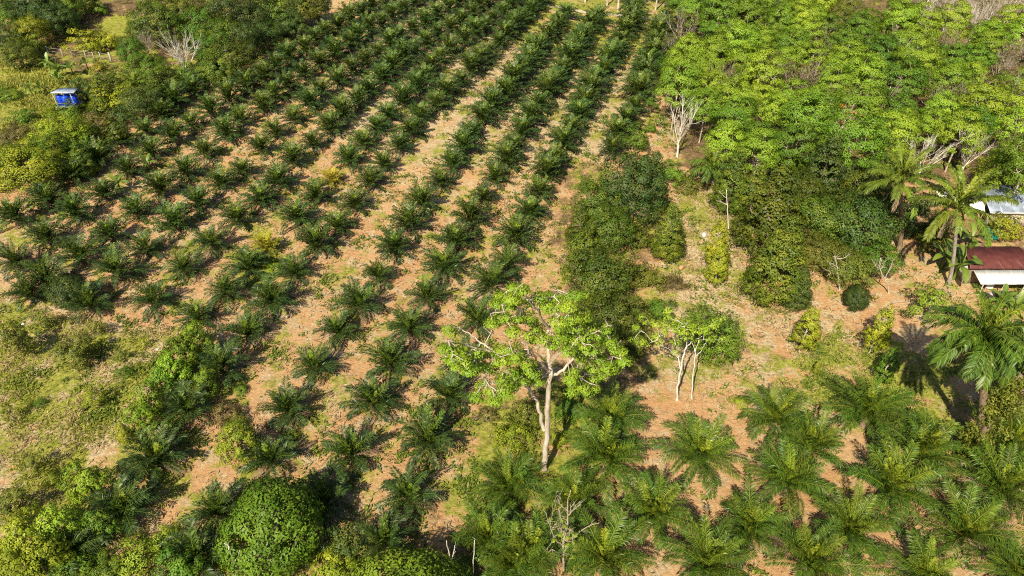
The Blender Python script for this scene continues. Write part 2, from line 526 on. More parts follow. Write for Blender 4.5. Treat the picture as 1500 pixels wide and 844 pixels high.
# ------------------------------------------------------------------ palms
def frond_geo(L, e0, e1, nl, lw, ll, rng, g=None, az=0.0, base=(0, 0, 0), tint=.45, droop=.25, pw=1.45, twist=0.3, rach=.035):
    own = Geo() if g is None else g
    m = 9
    t = np.linspace(0, 1, m)
    ang = np.radians(e0 + (e1 - e0) * t ** pw)
    dx = np.cos(ang) * L / (m - 1); dz = np.sin(ang) * L / (m - 1)
    X = np.concatenate([[0], np.cumsum(dx[1:])]); Z = np.concatenate([[0], np.cumsum(dz[1:])])
    side = rng.normal(scale=.05) * L * t ** 2
    P = np.stack([X, side, Z], 1)
    parts = []
    tt = np.linspace(.16, .99, nl)
    ip = np.stack([np.interp(tt, t, P[:, i]) for i in range(3)], 1)
    T = norm(np.stack([np.interp(tt, t, np.gradient(P[:, i])) for i in range(3)], 1))
    Vs, Fs, Ts = [], [], []
    for sg in (-1, 1):
        Sd = np.array([0, sg, 0.0]); U = norm(np.cross(T, np.cross(np.array([0, 0, 1.0]), T)) + 1e-6)
        lift = rng.uniform(-.15, .55, nl)[:, None]
        d = norm(T * rng.uniform(.65, 1.05, nl)[:, None] + Sd * .85 + U * lift)
        ln = (ll * (.35 + .65 * np.sin(math.pi * (.12 + .80 * (tt - .16) / .83))) * rng.uniform(.85, 1.12, nl))[:, None]
        wv = norm(np.cross(d, U + rng.normal(scale=twist, size=(nl, 3)))) * (lw * .5)
        mid = ip + d * ln * .5 + np.array([0, 0, 1]) * ln * .02
        tip = ip + d * ln - np.array([0, 0, 1.0]) * ln * droop * rng.uniform(.4, 1.5, nl)[:, None]
        Vs.append(np.stack([ip, mid + wv, tip, mid - wv], 1).reshape(-1, 3))
        Ts.append(np.repeat(np.clip(tint + rng.normal(scale=.09, size=nl), 0, 1), 4))
    V = np.concatenate(Vs); F = np.arange(len(V)).reshape(-1, 4); Tn = np.concatenate(Ts)
    r = rach * (1.15 - t) + .008
    gg = Geo(); gg.add(V, F, Tn); tube(gg, P, r, 4, min(1, tint + .28), cap=False)
    V, F, Tn = gg.data()
    c, s = math.cos(az), math.sin(az)
    V = V @ np.array([[c, s, 0], [-s, c, 0], [0, 0, 1.0]]) + np.array(base)
    own.add(V, F, Tn)
    return own


# classes from the centre outward: (e0, e1, length factor, tint)
CLASSES = [(87, 72, .72, .92), (82, 54, .97, .64), (75, 28, 1.03, .53), (64, 4, 1.03, .47), (48, -20, 1.0, .42), (26, -46, .92, .34)]
COUNTS = [3, 7, 9, 9, 7, 5]


def palm_kind(key, L, nl, lw, ll, mat, seeds=2, droop=.25, classes=CLASSES, rach=.035):
    """frond meshes per class"""
    out = []
    for ci, (e0, e1, lf, ti) in enumerate(classes):
        row = []
        for s in range(seeds):
            rng = np.random.default_rng(hash((len(key), ci, s, int(L * 10))) % 9999)
            row.append(frond_geo(L * lf, e0, e1, nl, lw, ll * lf, rng, tint=ti, droop=droop, rach=rach).mesh(key + '_frond', mat))
        out.append(row)
    return out


FR_FIELD = palm_kind('field', 3.7, 30, .105, .85, M['palm_dark'], 3)
FR_YARD = palm_kind('yard', 5.2, 60, .074, 1.08, M['palm'], 4, .42)


def stub_trunk(h, r, mat, seed=1):
    rng = np.random.default_rng(seed)
    g = Geo()
    tube(g, [(0, 0, -.2), (0, 0, h * .5), (0, 0, h)], [r * 1.1, r, r * .8], 8)
    n = int(30 + h * 25)
    for i in range(n):          # old leaf bases
        a = i * 2.4; z = rng.uniform(0, h)
        c, s = math.cos(a), math.sin(a)
        p0 = np.array([c * r * .8, s * r * .8, z]); p1 = np.array([c * r * 1.5, s * r * 1.5, z + .18])
        tube(g, [p0, p1], [.07, .03], 4)
    return g.mesh('palm_trunk', mat)


TR_FIELD = stub_trunk(.8, .3, M['palmtrunk'])
TR_YARD = stub_trunk(1.7, .36, M['palmtrunk'], 2)


def joined_crown(L, nl, lw, ll, seed, mat, z0, counts=COUNTS):
    rng = np.random.default_rng(seed)
    g, sp = Geo(), Geo()
    a = rng.uniform(0, 6)
    for ci, ((e0, e1, lf, ti), c) in enumerate(zip(CLASSES, counts)):
        for k in range(c):
            a += 2.399 + rng.normal(scale=.15)
            frond_geo(L * lf * rng.uniform(.85, 1.1), e0 + rng.normal(scale=6), e1 + rng.normal(scale=8), nl, lw, ll * lf, rng,
                      sp if ci == 0 else g, a, (0, 0, z0), ti)
    return g.mesh('joined_fronds', mat), sp.mesh('spear_leaf', mat)


FAR = [joined_crown(3.6, 17, .17, .88, 40 + i, M['palm_dark'], .7) for i in range(7)]
RND = random.Random(3)


def palm_detailed(name, label, cat, pos, rz, fr, trunk, z0, group, scale=1.0, mat=None, counts=COUNTS):
    t = thing(name, label, cat, pos, rz, group, (scale,) * 3)
    if trunk: part('trunk', trunk, t)
    a = RND.uniform(0, 6)
    for ci, c in enumerate(counts):
        for k in range(c):
            a += 2.399 + RND.gauss(0, .15)
            s = RND.uniform(.78, 1.14)
            dry = ci == 5 and RND.random() < .22
            part('spear_leaf' if ci == 0 else 'dry_frond' if dry else 'frond', RND.choice(fr[ci]), t, (0, 0, z0 + (.1 if ci < 2 else 0)),
                 (RND.gauss(0, .14), RND.gauss(0, .14), a), (s, s * RND.uniform(.85, 1.1), s * RND.uniform(.85, 1.1)), M['deadfrond'] if dry else mat)
    return t


def palm_far(name, label, cat, pos, rz, group, scale=1.0, mat=None):
    t = thing(name, label, cat, pos, rz, group, (scale, scale, scale * RND.uniform(.9, 1.15)))
    fm, sm = RND.choice(FAR)
    part('fronds', fm, t, mat=mat, kind='stuff')
    part('spear_leaf', sm, t, mat=mat)
    part('trunk', TR_FIELD, t)
    return t


ROWS = [   # counted from the row beside the grove; near points traced one by one, far ones spaced along the row
    ([(897, 216)], [(905, 195), (921, 173), (932, 152), (937, 125), (945, 104), (959, 75), (967, 51), (977, 27)]),
    ([(597, 724), (629, 643), (655, 578), (682, 522), (698, 466), (722, 413), (743, 384), (754, 348), (777, 310), (790, 279), (801, 253), (811, 234), (825, 210)],
     [(841, 181), (855, 157), (865, 136), (876, 115), (889, 93), (900, 77), (913, 53), (924, 32), (932, 15)]),
    ([(514, 660), (546, 586), (573, 530), (599, 479), (626, 432), (650, 389), (669, 352), (690, 320), (709, 285), (725, 258), (741, 234), (752, 216)],
     [(764, 192), (777, 173), (793, 147), (807, 128), (823, 107), (839, 83), (852, 61), (868, 40), (884, 19)]),
    ([(421, 597), (461, 533), (493, 482), (525, 444), (554, 400), (578, 362), (599, 328), (618, 296), (645, 264), (663, 240), (679, 216)],
     [(695, 189), (711, 171), (727, 149), (743, 139), (761, 115), (775, 91), (791, 69), (807, 51), (823, 29), (839, 11)]),
    ([(179, 744), (229, 670), (272, 597), (322, 538), (360, 485), (397, 439), (431, 394), (462, 357), (493, 328), (519, 296), (543, 264), (562, 240), (586, 213)],
     [(602, 192), (621, 165), (642, 149), (658, 131), (677, 117), (701, 91), (727, 67), (743, 51), (767, 26), (785, 8), (800, -10), (812, -25)]),
    ([(288, 463), (331, 424), (362, 388), (389, 356), (434, 317), (462, 285), (485, 258), (511, 232), (533, 208)],
     [(554, 184), (575, 157), (597, 141), (613, 125), (629, 104), (653, 77), (693, 51), (725, 27), (760, 2), (785, -20)]),
    ([(222, 437), (269, 389), (309, 354), (347, 317), (381, 290), (407, 264), (429, 232), (458, 208)],
     [(481, 189), (506, 164), (527, 145), (551, 123), (599, 80), (642, 51), (690, 20), (735, -12), (750, -25)]),
    ([(171, 397), (213, 362), (256, 325), (291, 296), (323, 266), (355, 248), (381, 214)],
     [(402, 192), (433, 168), (455, 147), (477, 125), (501, 115), (541, 85), (590, 51), (630, 28), (670, 5), (700, -20)]),
    ([(69, 408), (117, 373), (160, 341), (199, 306), (236, 277), (272, 250), (301, 221), (331, 195)],
     [(357, 171), (385, 155), (407, 135), (431, 117), (453, 101), (475, 88), (511, 67), (530, 51), (560, 33), (590, 15), (620, -5), (640, -20)]),
    ([(21, 381), (68, 346), (109, 312), (152, 282), (187, 248), (221, 221), (256, 200)],
     [(283, 176), (312, 157), (341, 139), (386, 112), (413, 93), (427, 80), (451, 69), (470, 49), (487, 42), (515, 26), (540, 12), (565, -3), (585, -18)]),
    ([(21, 317), (69, 290), (107, 256), (144, 232), (179, 205), (213, 187)], [(239, 163), (261, 144), (291, 125), (317, 109)]),
]


def field_palms():
    todo = []
    for ri, (near, far) in enumerate(ROWS):
        pts = [G(x, y, 1.7) for x, y in near]
        line = np.array([pts[-1]] + [G(x, y, 1.7) for x, y in far])
        seg = np.linalg.norm(np.diff(line[:, :2], axis=0), axis=1); cum = np.concatenate([[0], np.cumsum(seg)])
        step = 6.4
        s = step
        while s < cum[-1]:
            p = np.array([np.interp(s, cum, line[:, 0]) + RND.gauss(0, .2), np.interp(s, cum, line[:, 1]) + RND.gauss(0, .3)])
            q = np.array([p[0], p[1], float(terrain(p[0], p[1]))])
            if proj(q + [0, 0, 1.3])[1] > -22: pts.append(q)
            s += step * RND.uniform(.93, 1.07)
        for k, p in enumerate(pts):
            todo.append((ri, k + 1, p))
    grp = 'young oil palms planted in rows'
    order = sorted(range(len(todo)), key=lambda i: depth(todo[i][2]))
    keep = set(order[:300])
    rest = Geo()
    print('field palms', len(todo))
    for i, (ri, k, p) in enumerate(todo):
        px, py = proj(p + [0, 0, 1.3])
        rowname = 'row right beside the grove' if ri == 0 else '%s row from the grove' % ORD[ri + 1]
        yel = (abs(px - 485) < 8 and abs(py - 258) < 8) or (abs(px - 389) < 8 and abs(py - 356) < 8)
        look = 'yellowing young oil palm' if yel else 'dark green young oil palm'
        label = '%s, %s from near end, %s' % (look, ORD[k], rowname)
        grown = min(1.0, max(0.0, (215 - py) / 90))      # the far ends of the rows, by the grove, stand taller
        sc = RND.choice((RND.uniform(.9, 1.14), RND.uniform(.8, 1.1))) * (.75 if yel else 1) * (1 + grown * (.32 if ri < 4 else .20))
        mat = M['palm_yellow'] if yel else None
        if i not in keep: continue
        if depth(p) < 103:
            palm_detailed('oil_palm', label, 'oil palm', p, RND.uniform(0, 6), FR_FIELD, TR_FIELD, .75, grp, sc, mat, [RND.choice((2, 3)), 6, 7, 9, 8, 6])
        else:
            palm_far('oil_palm', label, 'oil palm', p, RND.uniform(0, 6), grp, sc, mat)
    extra = [(43, 430, 'small oil palm left of the dark round tree, at the meadow edge'),
             (131, 446, 'small oil palm half hidden right of the dark round tree'),
             (397, 672, 'oil palm standing in the shade right of the oval tree'),
             (475, 735, 'oil palm in the dark shadow right of the big round tree'),
             (565, 792, 'half shaded oil palm beside the feathery shrub at the bottom'),
             (320, 748, 'oil palm left of the big round bright tree'),
             (288, 822, 'dim oil palm below the lime shrub at the bottom left'),
             (100, 812, 'grassy oil palm at the lower left behind the mango trees')]
    for x, y, lb in extra:
        palm_detailed('oil_palm', lb, 'oil palm', G(x, y, 1.3), RND.uniform(0, 6), FR_FIELD, TR_FIELD, .75, None, RND.uniform(.85, 1.05))


field_palms()

YARD = [  # px, py, scale, label
    (887, 668, 1.0, 'large oil palm just right of the tall pale trunk'),
    (893, 604, .86, 'oil palm behind the one just right of the tall trunk'),
    (840, 724, .74, 'oil palm behind the bare thin tree at the bottom centre'),
    (959, 744, .92, 'oil palm between the bare thin tree and the big leaning pair, on open soil'),
    (1025, 664, 1.0, 'large bright oil palm below the twin white trunks'),
    (1100, 768, .86, 'oil palm with a pale young frond in the front yard group, middle'),
    (775, 800, .8, 'oil palm at the bottom edge left of the bare thin tree'),
    (885, 812, .95, 'oil palm at the bottom edge right of the bare thin tree'),
    (1039, 822, .98, 'bright oil palm cut by the bottom edge, below the open soil gap'),
    (741, 707, .9, 'dark oil palm left of the tall tree foot'),
    (715, 782, .85, 'dim oil palm at the bottom above the two bare white poles'),
    (752, 822, .8, 'oil palm cut by the bottom edge right of the bare poles'),
    (1156, 700, 1.0, 'large oil palm in the middle of the yard group, wide dark crown'),
    (1190, 648, .9, 'oil palm behind the wide dark crowned one in the yard group'),
    (1249, 768, .84, 'small dark oil palm on open soil at the bottom right'),
    (1308, 712, 1.0, 'large oil palm left of the brightest one at the lower right'),
    (1353, 660, .95, 'oil palm directly left of the vine covered trunk'),
    (1275, 600, 1.12, 'tall oil palm beside the green grass patch, arching over soil'),
    (1188, 822, .95, 'oil palm at the bottom edge left of the small dark one'),
    (1415, 775, 1.05, 'brightest yellow green oil palm near the bottom right corner'),
    (1473, 712, 1.0, 'oil palm at the right edge behind the brightest palm'),
    (1484, 645, 1.0, 'oil palm at the right edge beside the vine covered trunk'),
    (1358, 838, .85, 'oil palm cut by the bottom edge left of the brightest palm'),
    (1495, 832, .8, 'oil palm in the bottom right corner of the photo'),
    (1140, 606, .9, 'oil palm with low wide crown behind the yard group, at the soil edge'),
]
for x, y, sc, lb in YARD:
    palm_detailed('oil_palm', lb, 'oil palm', G(x, y, 2.9), RND.uniform(0, 6), FR_YARD, TR_YARD, 1.6, 'larger oil palms of the yard group', sc * RND.uniform(.92, 1.05), None, [3, RND.choice((7, 8)), 10, 10, RND.choice((7, 9)), RND.choice((4, 6))])


def tall_palm(name, label, cat, base_px, crown_px, L, nl, classes, counts, mat, tmat, r0, dead=0, group=None, lw=.16, ll=1.1, droop=.6):
    b = G(*base_px)
    c = PV(crown_px[0], crown_px[1], b[1])
    t = thing(name, label, cat, b)
    top = c - b
    g = Geo()
    n = 14
    u = np.linspace(0, 1, n)
    pts = np.stack([top[0] * u ** 1.3, np.sin(u * 3) * .15, top[2] * u - .15 * (u == 0)], 1)
    rr = r0 * (1.25 - .45 * u) * (1 + .06 * (np.arange(n) % 2)); rr[0] *= 1.3
    tube(g, pts, rr, 8)
    part('trunk', g.mesh('tall_trunk', tmat, True), t)
    fr = palm_kind(name, L, nl, lw, ll, mat, 2, droop, classes, .05)
    a = RND.uniform(0, 6)
    tp = tuple(pts[-1])
    for ci, cc in enumerate(counts):
        for k in range(cc):
            a += 2.399 + RND.gauss(0, .12); s = RND.uniform(.88, 1.08)
            part('spear_leaf' if ci == 0 else 'frond', RND.choice(fr[ci]), t, tp, (RND.gauss(0, .08), RND.gauss(0, .08), a), (s,) * 3)
    if dead:
        dm = [frond_geo(L * .6, -60, -88, 18, .14, .6, np.random.default_rng(70 + i), tint=.6, droop=.3).mesh('dead_frond', M['deadfrond']) for i in range(2)]
        for k in range(dead):
            part('dead_frond', dm[k % 2], t, (tp[0], tp[1], tp[2] - .4), (0, 0, k * 6.28 / dead + .5))
    return t


COCO = [(84, 66, .75, .8), (70, 25, .95, .6), (52, -12, 1.0, .5), (30, -40, 1.0, .5), (8, -62, .95, .6), (-20, -78, .85, .75)]
tall_palm('coconut_palm', 'tall coconut palm with grey trunk left of the maroon roof', 'coconut palm', (1389, 417), (1402, 306), 6.4, 56, COCO, [3, 6, 7, 6, 2, 0], M['coconut'], M['cocotrunk'], .22, dead=2, lw=.19, ll=.95)
OILT = [(80, 45, .8, .7), (62, 8, 1.0, .55), (45, -22, 1.0, .5), (25, -45, 1.0, .45), (5, -60, .95, .45), (-20, -75, .85, .5)]
tall_palm('coconut_palm', 'palm with tall brown trunk and hanging dead leaves, left of the coconut palm', 'coconut palm', (1317, 366), (1318, 268), 6.2, 56, COCO, [3, 6, 7, 6, 2, 1], M['coconut'], M['palmtrunk'], .28, dead=3, lw=.19, ll=.95)
tall_palm('oil_palm', 'very tall old oil palm over the vine covered trunk, drooping fronds', 'oil palm', (1426, 668), (1440, 492), 5.4, 56, OILT, [3, 7, 10, 10, 8, 5], M['palm'], M['palmtrunk'], .36, dead=5, lw=.13, ll=1.05)
tall_palm('oil_palm', 'tall oil palm cut by the right edge above the yard palms', 'oil palm', (1510, 650), (1512, 520), 5.0, 40, OILT, [2, 5, 8, 8, 6, 3], M['palm'], M['palmtrunk'], .34, dead=3, lw=.17, ll=1.1)
# palms peeping from the trees: base under the crown, crown height given
for x, y, hgt, L, lb, mt in [
        (1160, 243, 4.5, 4.0, 'dark feathery palm standing between durian trees and the grove', 'palm'),
        (1042, 245, 4.0, 4.2, 'green palm at the grove edge above the orchard clearing', 'palm'),
        (1322, 14, 7.0, 4.5, 'dark palm at the top behind the lime grove', 'palm_dark'),
        (1225, 235, 4.0, 3.8, 'palm hidden between dark durian crowns', 'palm'),
        (198, 124, 2.6, 3.6, 'yellowish arching young coconut palm right of the tank shelter', 'coconut'),
        (40, 66, 3.0, 4.0, 'feathery palm under the yellow green bush at the far left', 'coconut'),
        (1308, 222, 4.5, 4.0, 'palm rising behind the brown trunked coconut palm', 'coconut'),
        (1190, 238, 4.0, 3.4, 'small palm in front of the grove, above the durian trees', 'coconut')]:
    p = G(x, y, hgt)
    q = proj(p)
    tall_palm('palm', lb, 'palm', (q[0], q[1]), (x, y), L, 26, OILT, [2, 4, 6, 6, 5, 2], M[mt], M['palmtrunk'], .25)


# ------------------------------------------------------------------ trees: crowns of leaf clumps on real limbs
def darts(fn, n, dmin, rng):
    pts = []
    for _ in range(n * 14):
        p = fn()
        if all(np.sum((p - q) ** 2) > dmin * dmin for q in pts):
            pts.append(p)
            if len(pts) >= n: break
    return np.array(pts)


def clumps(g, C, Rr, per, leaf, rng, aspect=.5, up=.7, flat=.72, tlo=.25, thi=.75, jit=.11, droop=0.0, ctr=None, cut=-.45):
    for c, r in zip(C, Rr):
        m = int(per * (r / np.mean(Rr)) ** 2) + 6
        d = norm(rng.normal(size=(m * 2, 3)))
        d = d[d[:, 2] > cut][:m]
        m = len(d)
        rad = r * rng.uniform(.55, 1.08, m)[:, None]
        P = c + d * rad * np.array([1, 1, flat])
        N = d + np.array([0, 0, up * .6]) + rng.normal(scale=.27, size=(m, 3))
        if ctr is not None:
            N += norm(c - ctr)[None] * .95
        base = rng.uniform(tlo, thi)
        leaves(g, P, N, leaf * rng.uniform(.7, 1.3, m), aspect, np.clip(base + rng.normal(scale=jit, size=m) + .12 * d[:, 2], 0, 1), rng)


def limb_mesh(rng, trunk, tips, r0, mat, tip_r=.02, mids=2, bend=.08, k=5, frac=.35):
    """join every tip to the nearest node of the growing skeleton; girth follows the number of twigs carried"""
    trunk = np.asarray(trunk, float)
    nodes = [trunk[0]]; par = [-1]
    for a, b in zip(trunk[:-1], trunk[1:]):
        for u in (.34, .67, 1.0):
            nodes.append(a + (b - a) * u); par.append(len(nodes) - 2)
    first = max(1, int(len(nodes) * frac))
    ntr = len(nodes)
    cen = nodes[-1]
    tips = sorted(list(tips), key=lambda p: np.linalg.norm(p - cen))
    carry = []
    for tp in tips:
        A = np.array(nodes[first:])
        d = np.linalg.norm(A - tp, axis=1) + .6 * np.maximum(0, A[:, 2] - tp[2] + .3)
        j = int(np.argmin(d)) + first
        a = nodes[j]; p = j; L = np.linalg.norm(tp - a)
        for u in [(i + 1) / (mids + 1) for i in range(mids)] + [1.0]:
            q = a + (tp - a) * u
            if u < 1: q = q + rng.normal(scale=bend * L, size=3) * .6 + np.array([0, 0, bend * L * .4])
            nodes.append(q); par.append(p); p = len(nodes) - 1
        carry.append(p)
    cnt = np.zeros(len(nodes)); cnt[carry] = 1
    for i in range(len(nodes) - 1, 0, -1):
        cnt[par[i]] += cnt[i]
    r = tip_r * np.maximum(cnt, 1) ** .5
    tmax = max(r[:ntr].max(), 1e-6)
    r = np.where(np.arange(len(r)) < ntr, np.maximum(r * r0 / tmax, r0 * .35), np.minimum(r * min(r0 / tmax, 2.0), r0 * .6))
    r[0] = r0 * 1.25
    Pn = np.array(nodes); g = Geo()
    a, b = Pn[par[1:]], Pn[1:]
    ra = np.where(np.array(par[1:]) < ntr, np.minimum(r[par[1:]], r[1:] * 1.25), r[par[1:]]); rb = r[1:]
    ra = np.minimum(ra, rb * 1.35)
    ra[0] = r[0]
    t = norm(b - a)
    ref = np.where(np.abs(t[:, 2:3]) > .8, np.array([[1.0, .2, 0]]), np.array([[.1, .2, 1.0]]))
    u = norm(np.cross(t, ref)); v = np.cross(t, u)
    th = np.arange(k) * 2 * math.pi / k
    ring = np.cos(th)[None, :, None] * u[:, None] + np.sin(th)[None, :, None] * v[:, None]
    V = np.concatenate([a[:, None] + ring * ra[:, None, None], b[:, None] + ring * rb[:, None, None]], 1)
    m = len(a)
    f = np.array([(j, (j + 1) % k, k + (j + 1) % k, k + j) for j in range(k)])
    F = (np.arange(m)[:, None, None] * 2 * k + f[None])
    g.add(V.reshape(-1, 3), F.reshape(-1, 4), .5)
    return g.mesh('trunk', mat, True)


def ell_fn(rng, R, H, zc, lo=-.35, inner=.62, lob=.18):
    ph = rng.uniform(0, 6.28, 4)

    def f():
        while True:
            d = norm(rng.normal(size=3))
            if d[2] > lo: break
        a = math.atan2(d[1], d[0])
        k = 1 + lob * (.6 * math.sin(2 * a + ph[0]) + .5 * math.sin(3 * a + ph[1]) + .4 * math.sin(5 * a + ph[2]) + .4 * math.sin(3 * d[2] * 2 + ph[3]))
        return np.array([d[0] * R * k, d[1] * R * k, zc + d[2] * H * k]) * np.array([1, 1, 1]) * 1.0 if rng.random() < inner else \
            np.array([d[0] * R * k * .6, d[1] * R * k * .6, zc + d[2] * H * .6])
    return f


def cone_fn(rng, R, z0, z1, pw=.8):
    def f():
        u = rng.random() ** 1.35
        z = z0 + (z1 - z0) * u
        low = min(1.0, .70 + u * 4)
        r = R * (1 - u) ** pw * low * rng.uniform(.62, 1.04) + .1
        a = rng.uniform(0, 6.28)
        return np.array([math.cos(a) * r, math.sin(a) * r, z])
    return f


KINDS = {}


def make_kind(key, seeds, fn_maker, n, dmin, crad, per, leaf, trunk_h, r0, mat, tmat, z_top=None, **kw):
    out = []
    for s in seeds:
        rng = np.random.default_rng(s)
        C = darts(fn_maker(rng), n, dmin, rng)
        rr = rng.uniform(*crad, len(C))
        g = Geo()
        clumps(g, C, rr, per, leaf, rng, ctr=C.mean(0), **kw)
        wob = rng.normal(scale=.12, size=2)
        top = np.array([C[:, 0].mean() * .5, C[:, 1].mean() * .5, trunk_h])
        tr = [np.array([0, 0, -.3]), np.array([wob[0], wob[1], trunk_h * .5]), top]
        tips = C[rng.random(len(C)) < .75]
        out.append((g.mesh(key + '_crown', mat), limb_mesh(rng, tr, tips, r0, tmat)))
    KINDS[key] = out


# all sized for a crown about 2 m in radius x given; scale at placing (crown radius in metres stated as R)
KR = {}
def kind(key, R, *a, **k):
    make_kind(key, *a, **k); KR[key] = R


kind('rubber', 4.6, range(100, 106), lambda r: ell_fn(r, 3.9, 3.5, 7.2, -.5, .9, .16), 50, 1.2, (.9, 1.35), 165, .29, 6.0, .17, M['rubber'], M['pale'], flat=.55, tlo=.32, thi=.68, jit=.08, up=.9)
kind('durian', 4.4, range(120, 124), lambda r: cone_fn(r, 4.3, 1.0, 11.0, .95), 125, .8, (.65, 1.0), 85, .30, 9.0, .2, M['durian'], M['bark'], up=.35, flat=.6)
kind('dome', 4.4, range(130, 133), lambda r: ell_fn(r, 4.0, 3.7, 4.4, -.75, .93, .11), 130, .75, (.65, 1.05), 120, .30, 4.0, .28, M['bright'], M['bark'], cut=-.6)
kind('round', 4.4, range(140, 144), lambda r: ell_fn(r, 4.0, 3.4, 4.6, -.7, .75, .20), 75, 1.0, (.7, 1.2), 125, .27, 4.0, .25, M['green'], M['bark'], cut=-.6)
kind('small', 2.3, range(190, 196), lambda r: ell_fn(r, 1.9, 1.9, 2.4, -.7, .8, .26), 46, .58, (.38, .68), 62, .25, 2.2, .12, M['olive'], M['bark'], cut=-.6)
kind('bush', 2.2, range(150, 156), lambda r: ell_fn(r, 1.8, 1.5, 1.0, -.55, .7, .28), 34, .55, (.38, .7), 70, .21, .8, .08, M['olive'], M['bark'], cut=-.6)
kind('sparse', 2.2, range(160, 164), lambda r: ell_fn(r, 1.9, 1.8, 2.3, -.7, .6, .3), 26, .6, (.3, .6), 55, .22, 1.6, .07, M['olive'], M['twig'], cut=-.6)
kind('youngcone', 1.6, range(170, 174), lambda r: cone_fn(r, 1.45, .9, 4.4, .6), 90, .3, (.22, .4), 45, .17, 3.8, .09, M['yellow'], M['pale'], up=.4)
kind('feather', 2.4, range(180, 183), lambda r: ell_fn(r, 2.0, 1.2, 1.9, -.5, .6, .3), 34, .6, (.35, .6), 60, .20, 1.4, .08, M['olive'], M['twig'], aspect=.3)


def tree(name, key, px, py, wpx, label, cat, mat=None, zc=None, zs=1.0, rz=None, group=None, seed=None, pos=None, scale=None):
    cr, tr = KINDS[key][RND.randrange(len(KINDS[key])) if seed is None else seed % len(KINDS[key])]
    if pos is None:
        zmid = {'rubber': 7.3, 'durian': 4.3, 'dome': 4.2, 'round': 4.4, 'bush': 1.1, 'sparse': 2.2, 'youngcone': 2.2, 'feather': 1.8}[key]
        d = depth(G(px, py, 2)); sc = wpx * d / FOC / (2 * KR[key])
        pos = G(px, py, zmid * sc * zs)
        sc = wpx * depth(pos + [0, 0, zmid * sc]) / FOC / (2 * KR[key])
        if key == 'round' and sc < .66:
            cr, tr = KINDS['small'][RND.randrange(6)]; sc *= KR['round'] / KR['small']
    else:
        sc = scale
    t = thing(name, label, cat, pos, RND.uniform(0, 6.28) if rz is None else rz, group, (sc, sc, sc * zs))
    part('trunk', tr, t)
    part('crown', cr, t, mat=M[mat] if mat else None)
    return t


# ---- bare trees: fans of pale limbs
def bare_kind(seed, H, zf, nmain, r0, mat, wide=38, levels=3, kids=4):
    rng = np.random.default_rng(seed)
    g = Geo()
    top = np.array([rng.normal(scale=.15), rng.normal(scale=.15), zf])
    tube(g, [(0, 0, -.3), top * [.4, .6, .5], top], [r0 * 1.2, r0, r0 * .9], 6)
    todo = []
    for i in range(nmain):
        a = i * 2.4 + rng.normal(scale=.3); t = math.radians(rng.uniform(4, wide))
        d = np.array([math.cos(a) * math.sin(t), math.sin(a) * math.sin(t), math.cos(t)])
        todo.append((top - [0, 0, rng.uniform(0, zf * .35)], d, (H - zf) * rng.uniform(.55, .95), r0 * rng.uniform(.4, .6), 1))
    while todo:
        p, d, L, r, lv = todo.pop()
        m = p + d * L * .5 + rng.normal(scale=.035 * L, size=3)
        d2 = norm(d + np.array([0, 0, .18]) + rng.normal(scale=.06, size=3))
        q = m + d2 * L * .5
        tube(g, [p, m, q], [r, r * .65, max(.012, r * .25)], 5 if lv == 1 else 4, cap=False)
        if lv < levels:
            for _ in range(kids + (lv == 1)):
                u = rng.uniform(.3, .95)
                o = p + (m - p) * u * 2 if u < .5 else m + (q - m) * (u - .5) * 2
                nd = norm(d + rng.normal(scale=.42, size=3) + [0, 0, .15])
                todo.append((o, nd, L * rng.uniform(.32, .55), max(.016, r * .5), lv + 1))
    return g.mesh('trunk', mat, True)


BARE_W = [bare_kind(200 + i, 10.5, 2.8, 11, .18, M['white'], 40) for i in range(3)]
BARE_T = [bare_kind(210 + i, 10.0, 2.0, 13, .15, M['twig'], 46) for i in range(3)]
LEAFY = {}
for i in range(3):
    rng = np.random.default_rng(220 + i); g = Geo()
    C = darts(ell_fn(rng, 3.4, 2.2, 7.2, -.6, .7, .3), 30, .8, rng)
    clumps(g, C, rng.uniform(.3, .7, len(C)), 14, .32, rng)
    LEAFY[i] = g.mesh('thin_crown', M['olive'])


def bare_tree(px, py, hpx, label, white=True, thin=None, z=None):
    """px, py: where the middle of the bare crown shows"""
    d = depth(G(px, py, 6))
    sc = hpx * d / FOC / 8.6
    sc = max(.3, min(sc, 1.3))
    if 990 < px and py < 230 and hpx > 30: sc = max(sc, 1.0)
    pos = G(px, py, 6.5 * sc)
    zlift = 1.0
    t = thing('bare_tree', label, 'bare tree', pos, RND.uniform(0, 6), 'leafless pale trees', (sc,) * 3)
    part('trunk', RND.choice(BARE_W if white else BARE_T), t)
    if thin: part('crown', LEAFY[RND.randrange(3)], t, mat=M[thin])
    return t


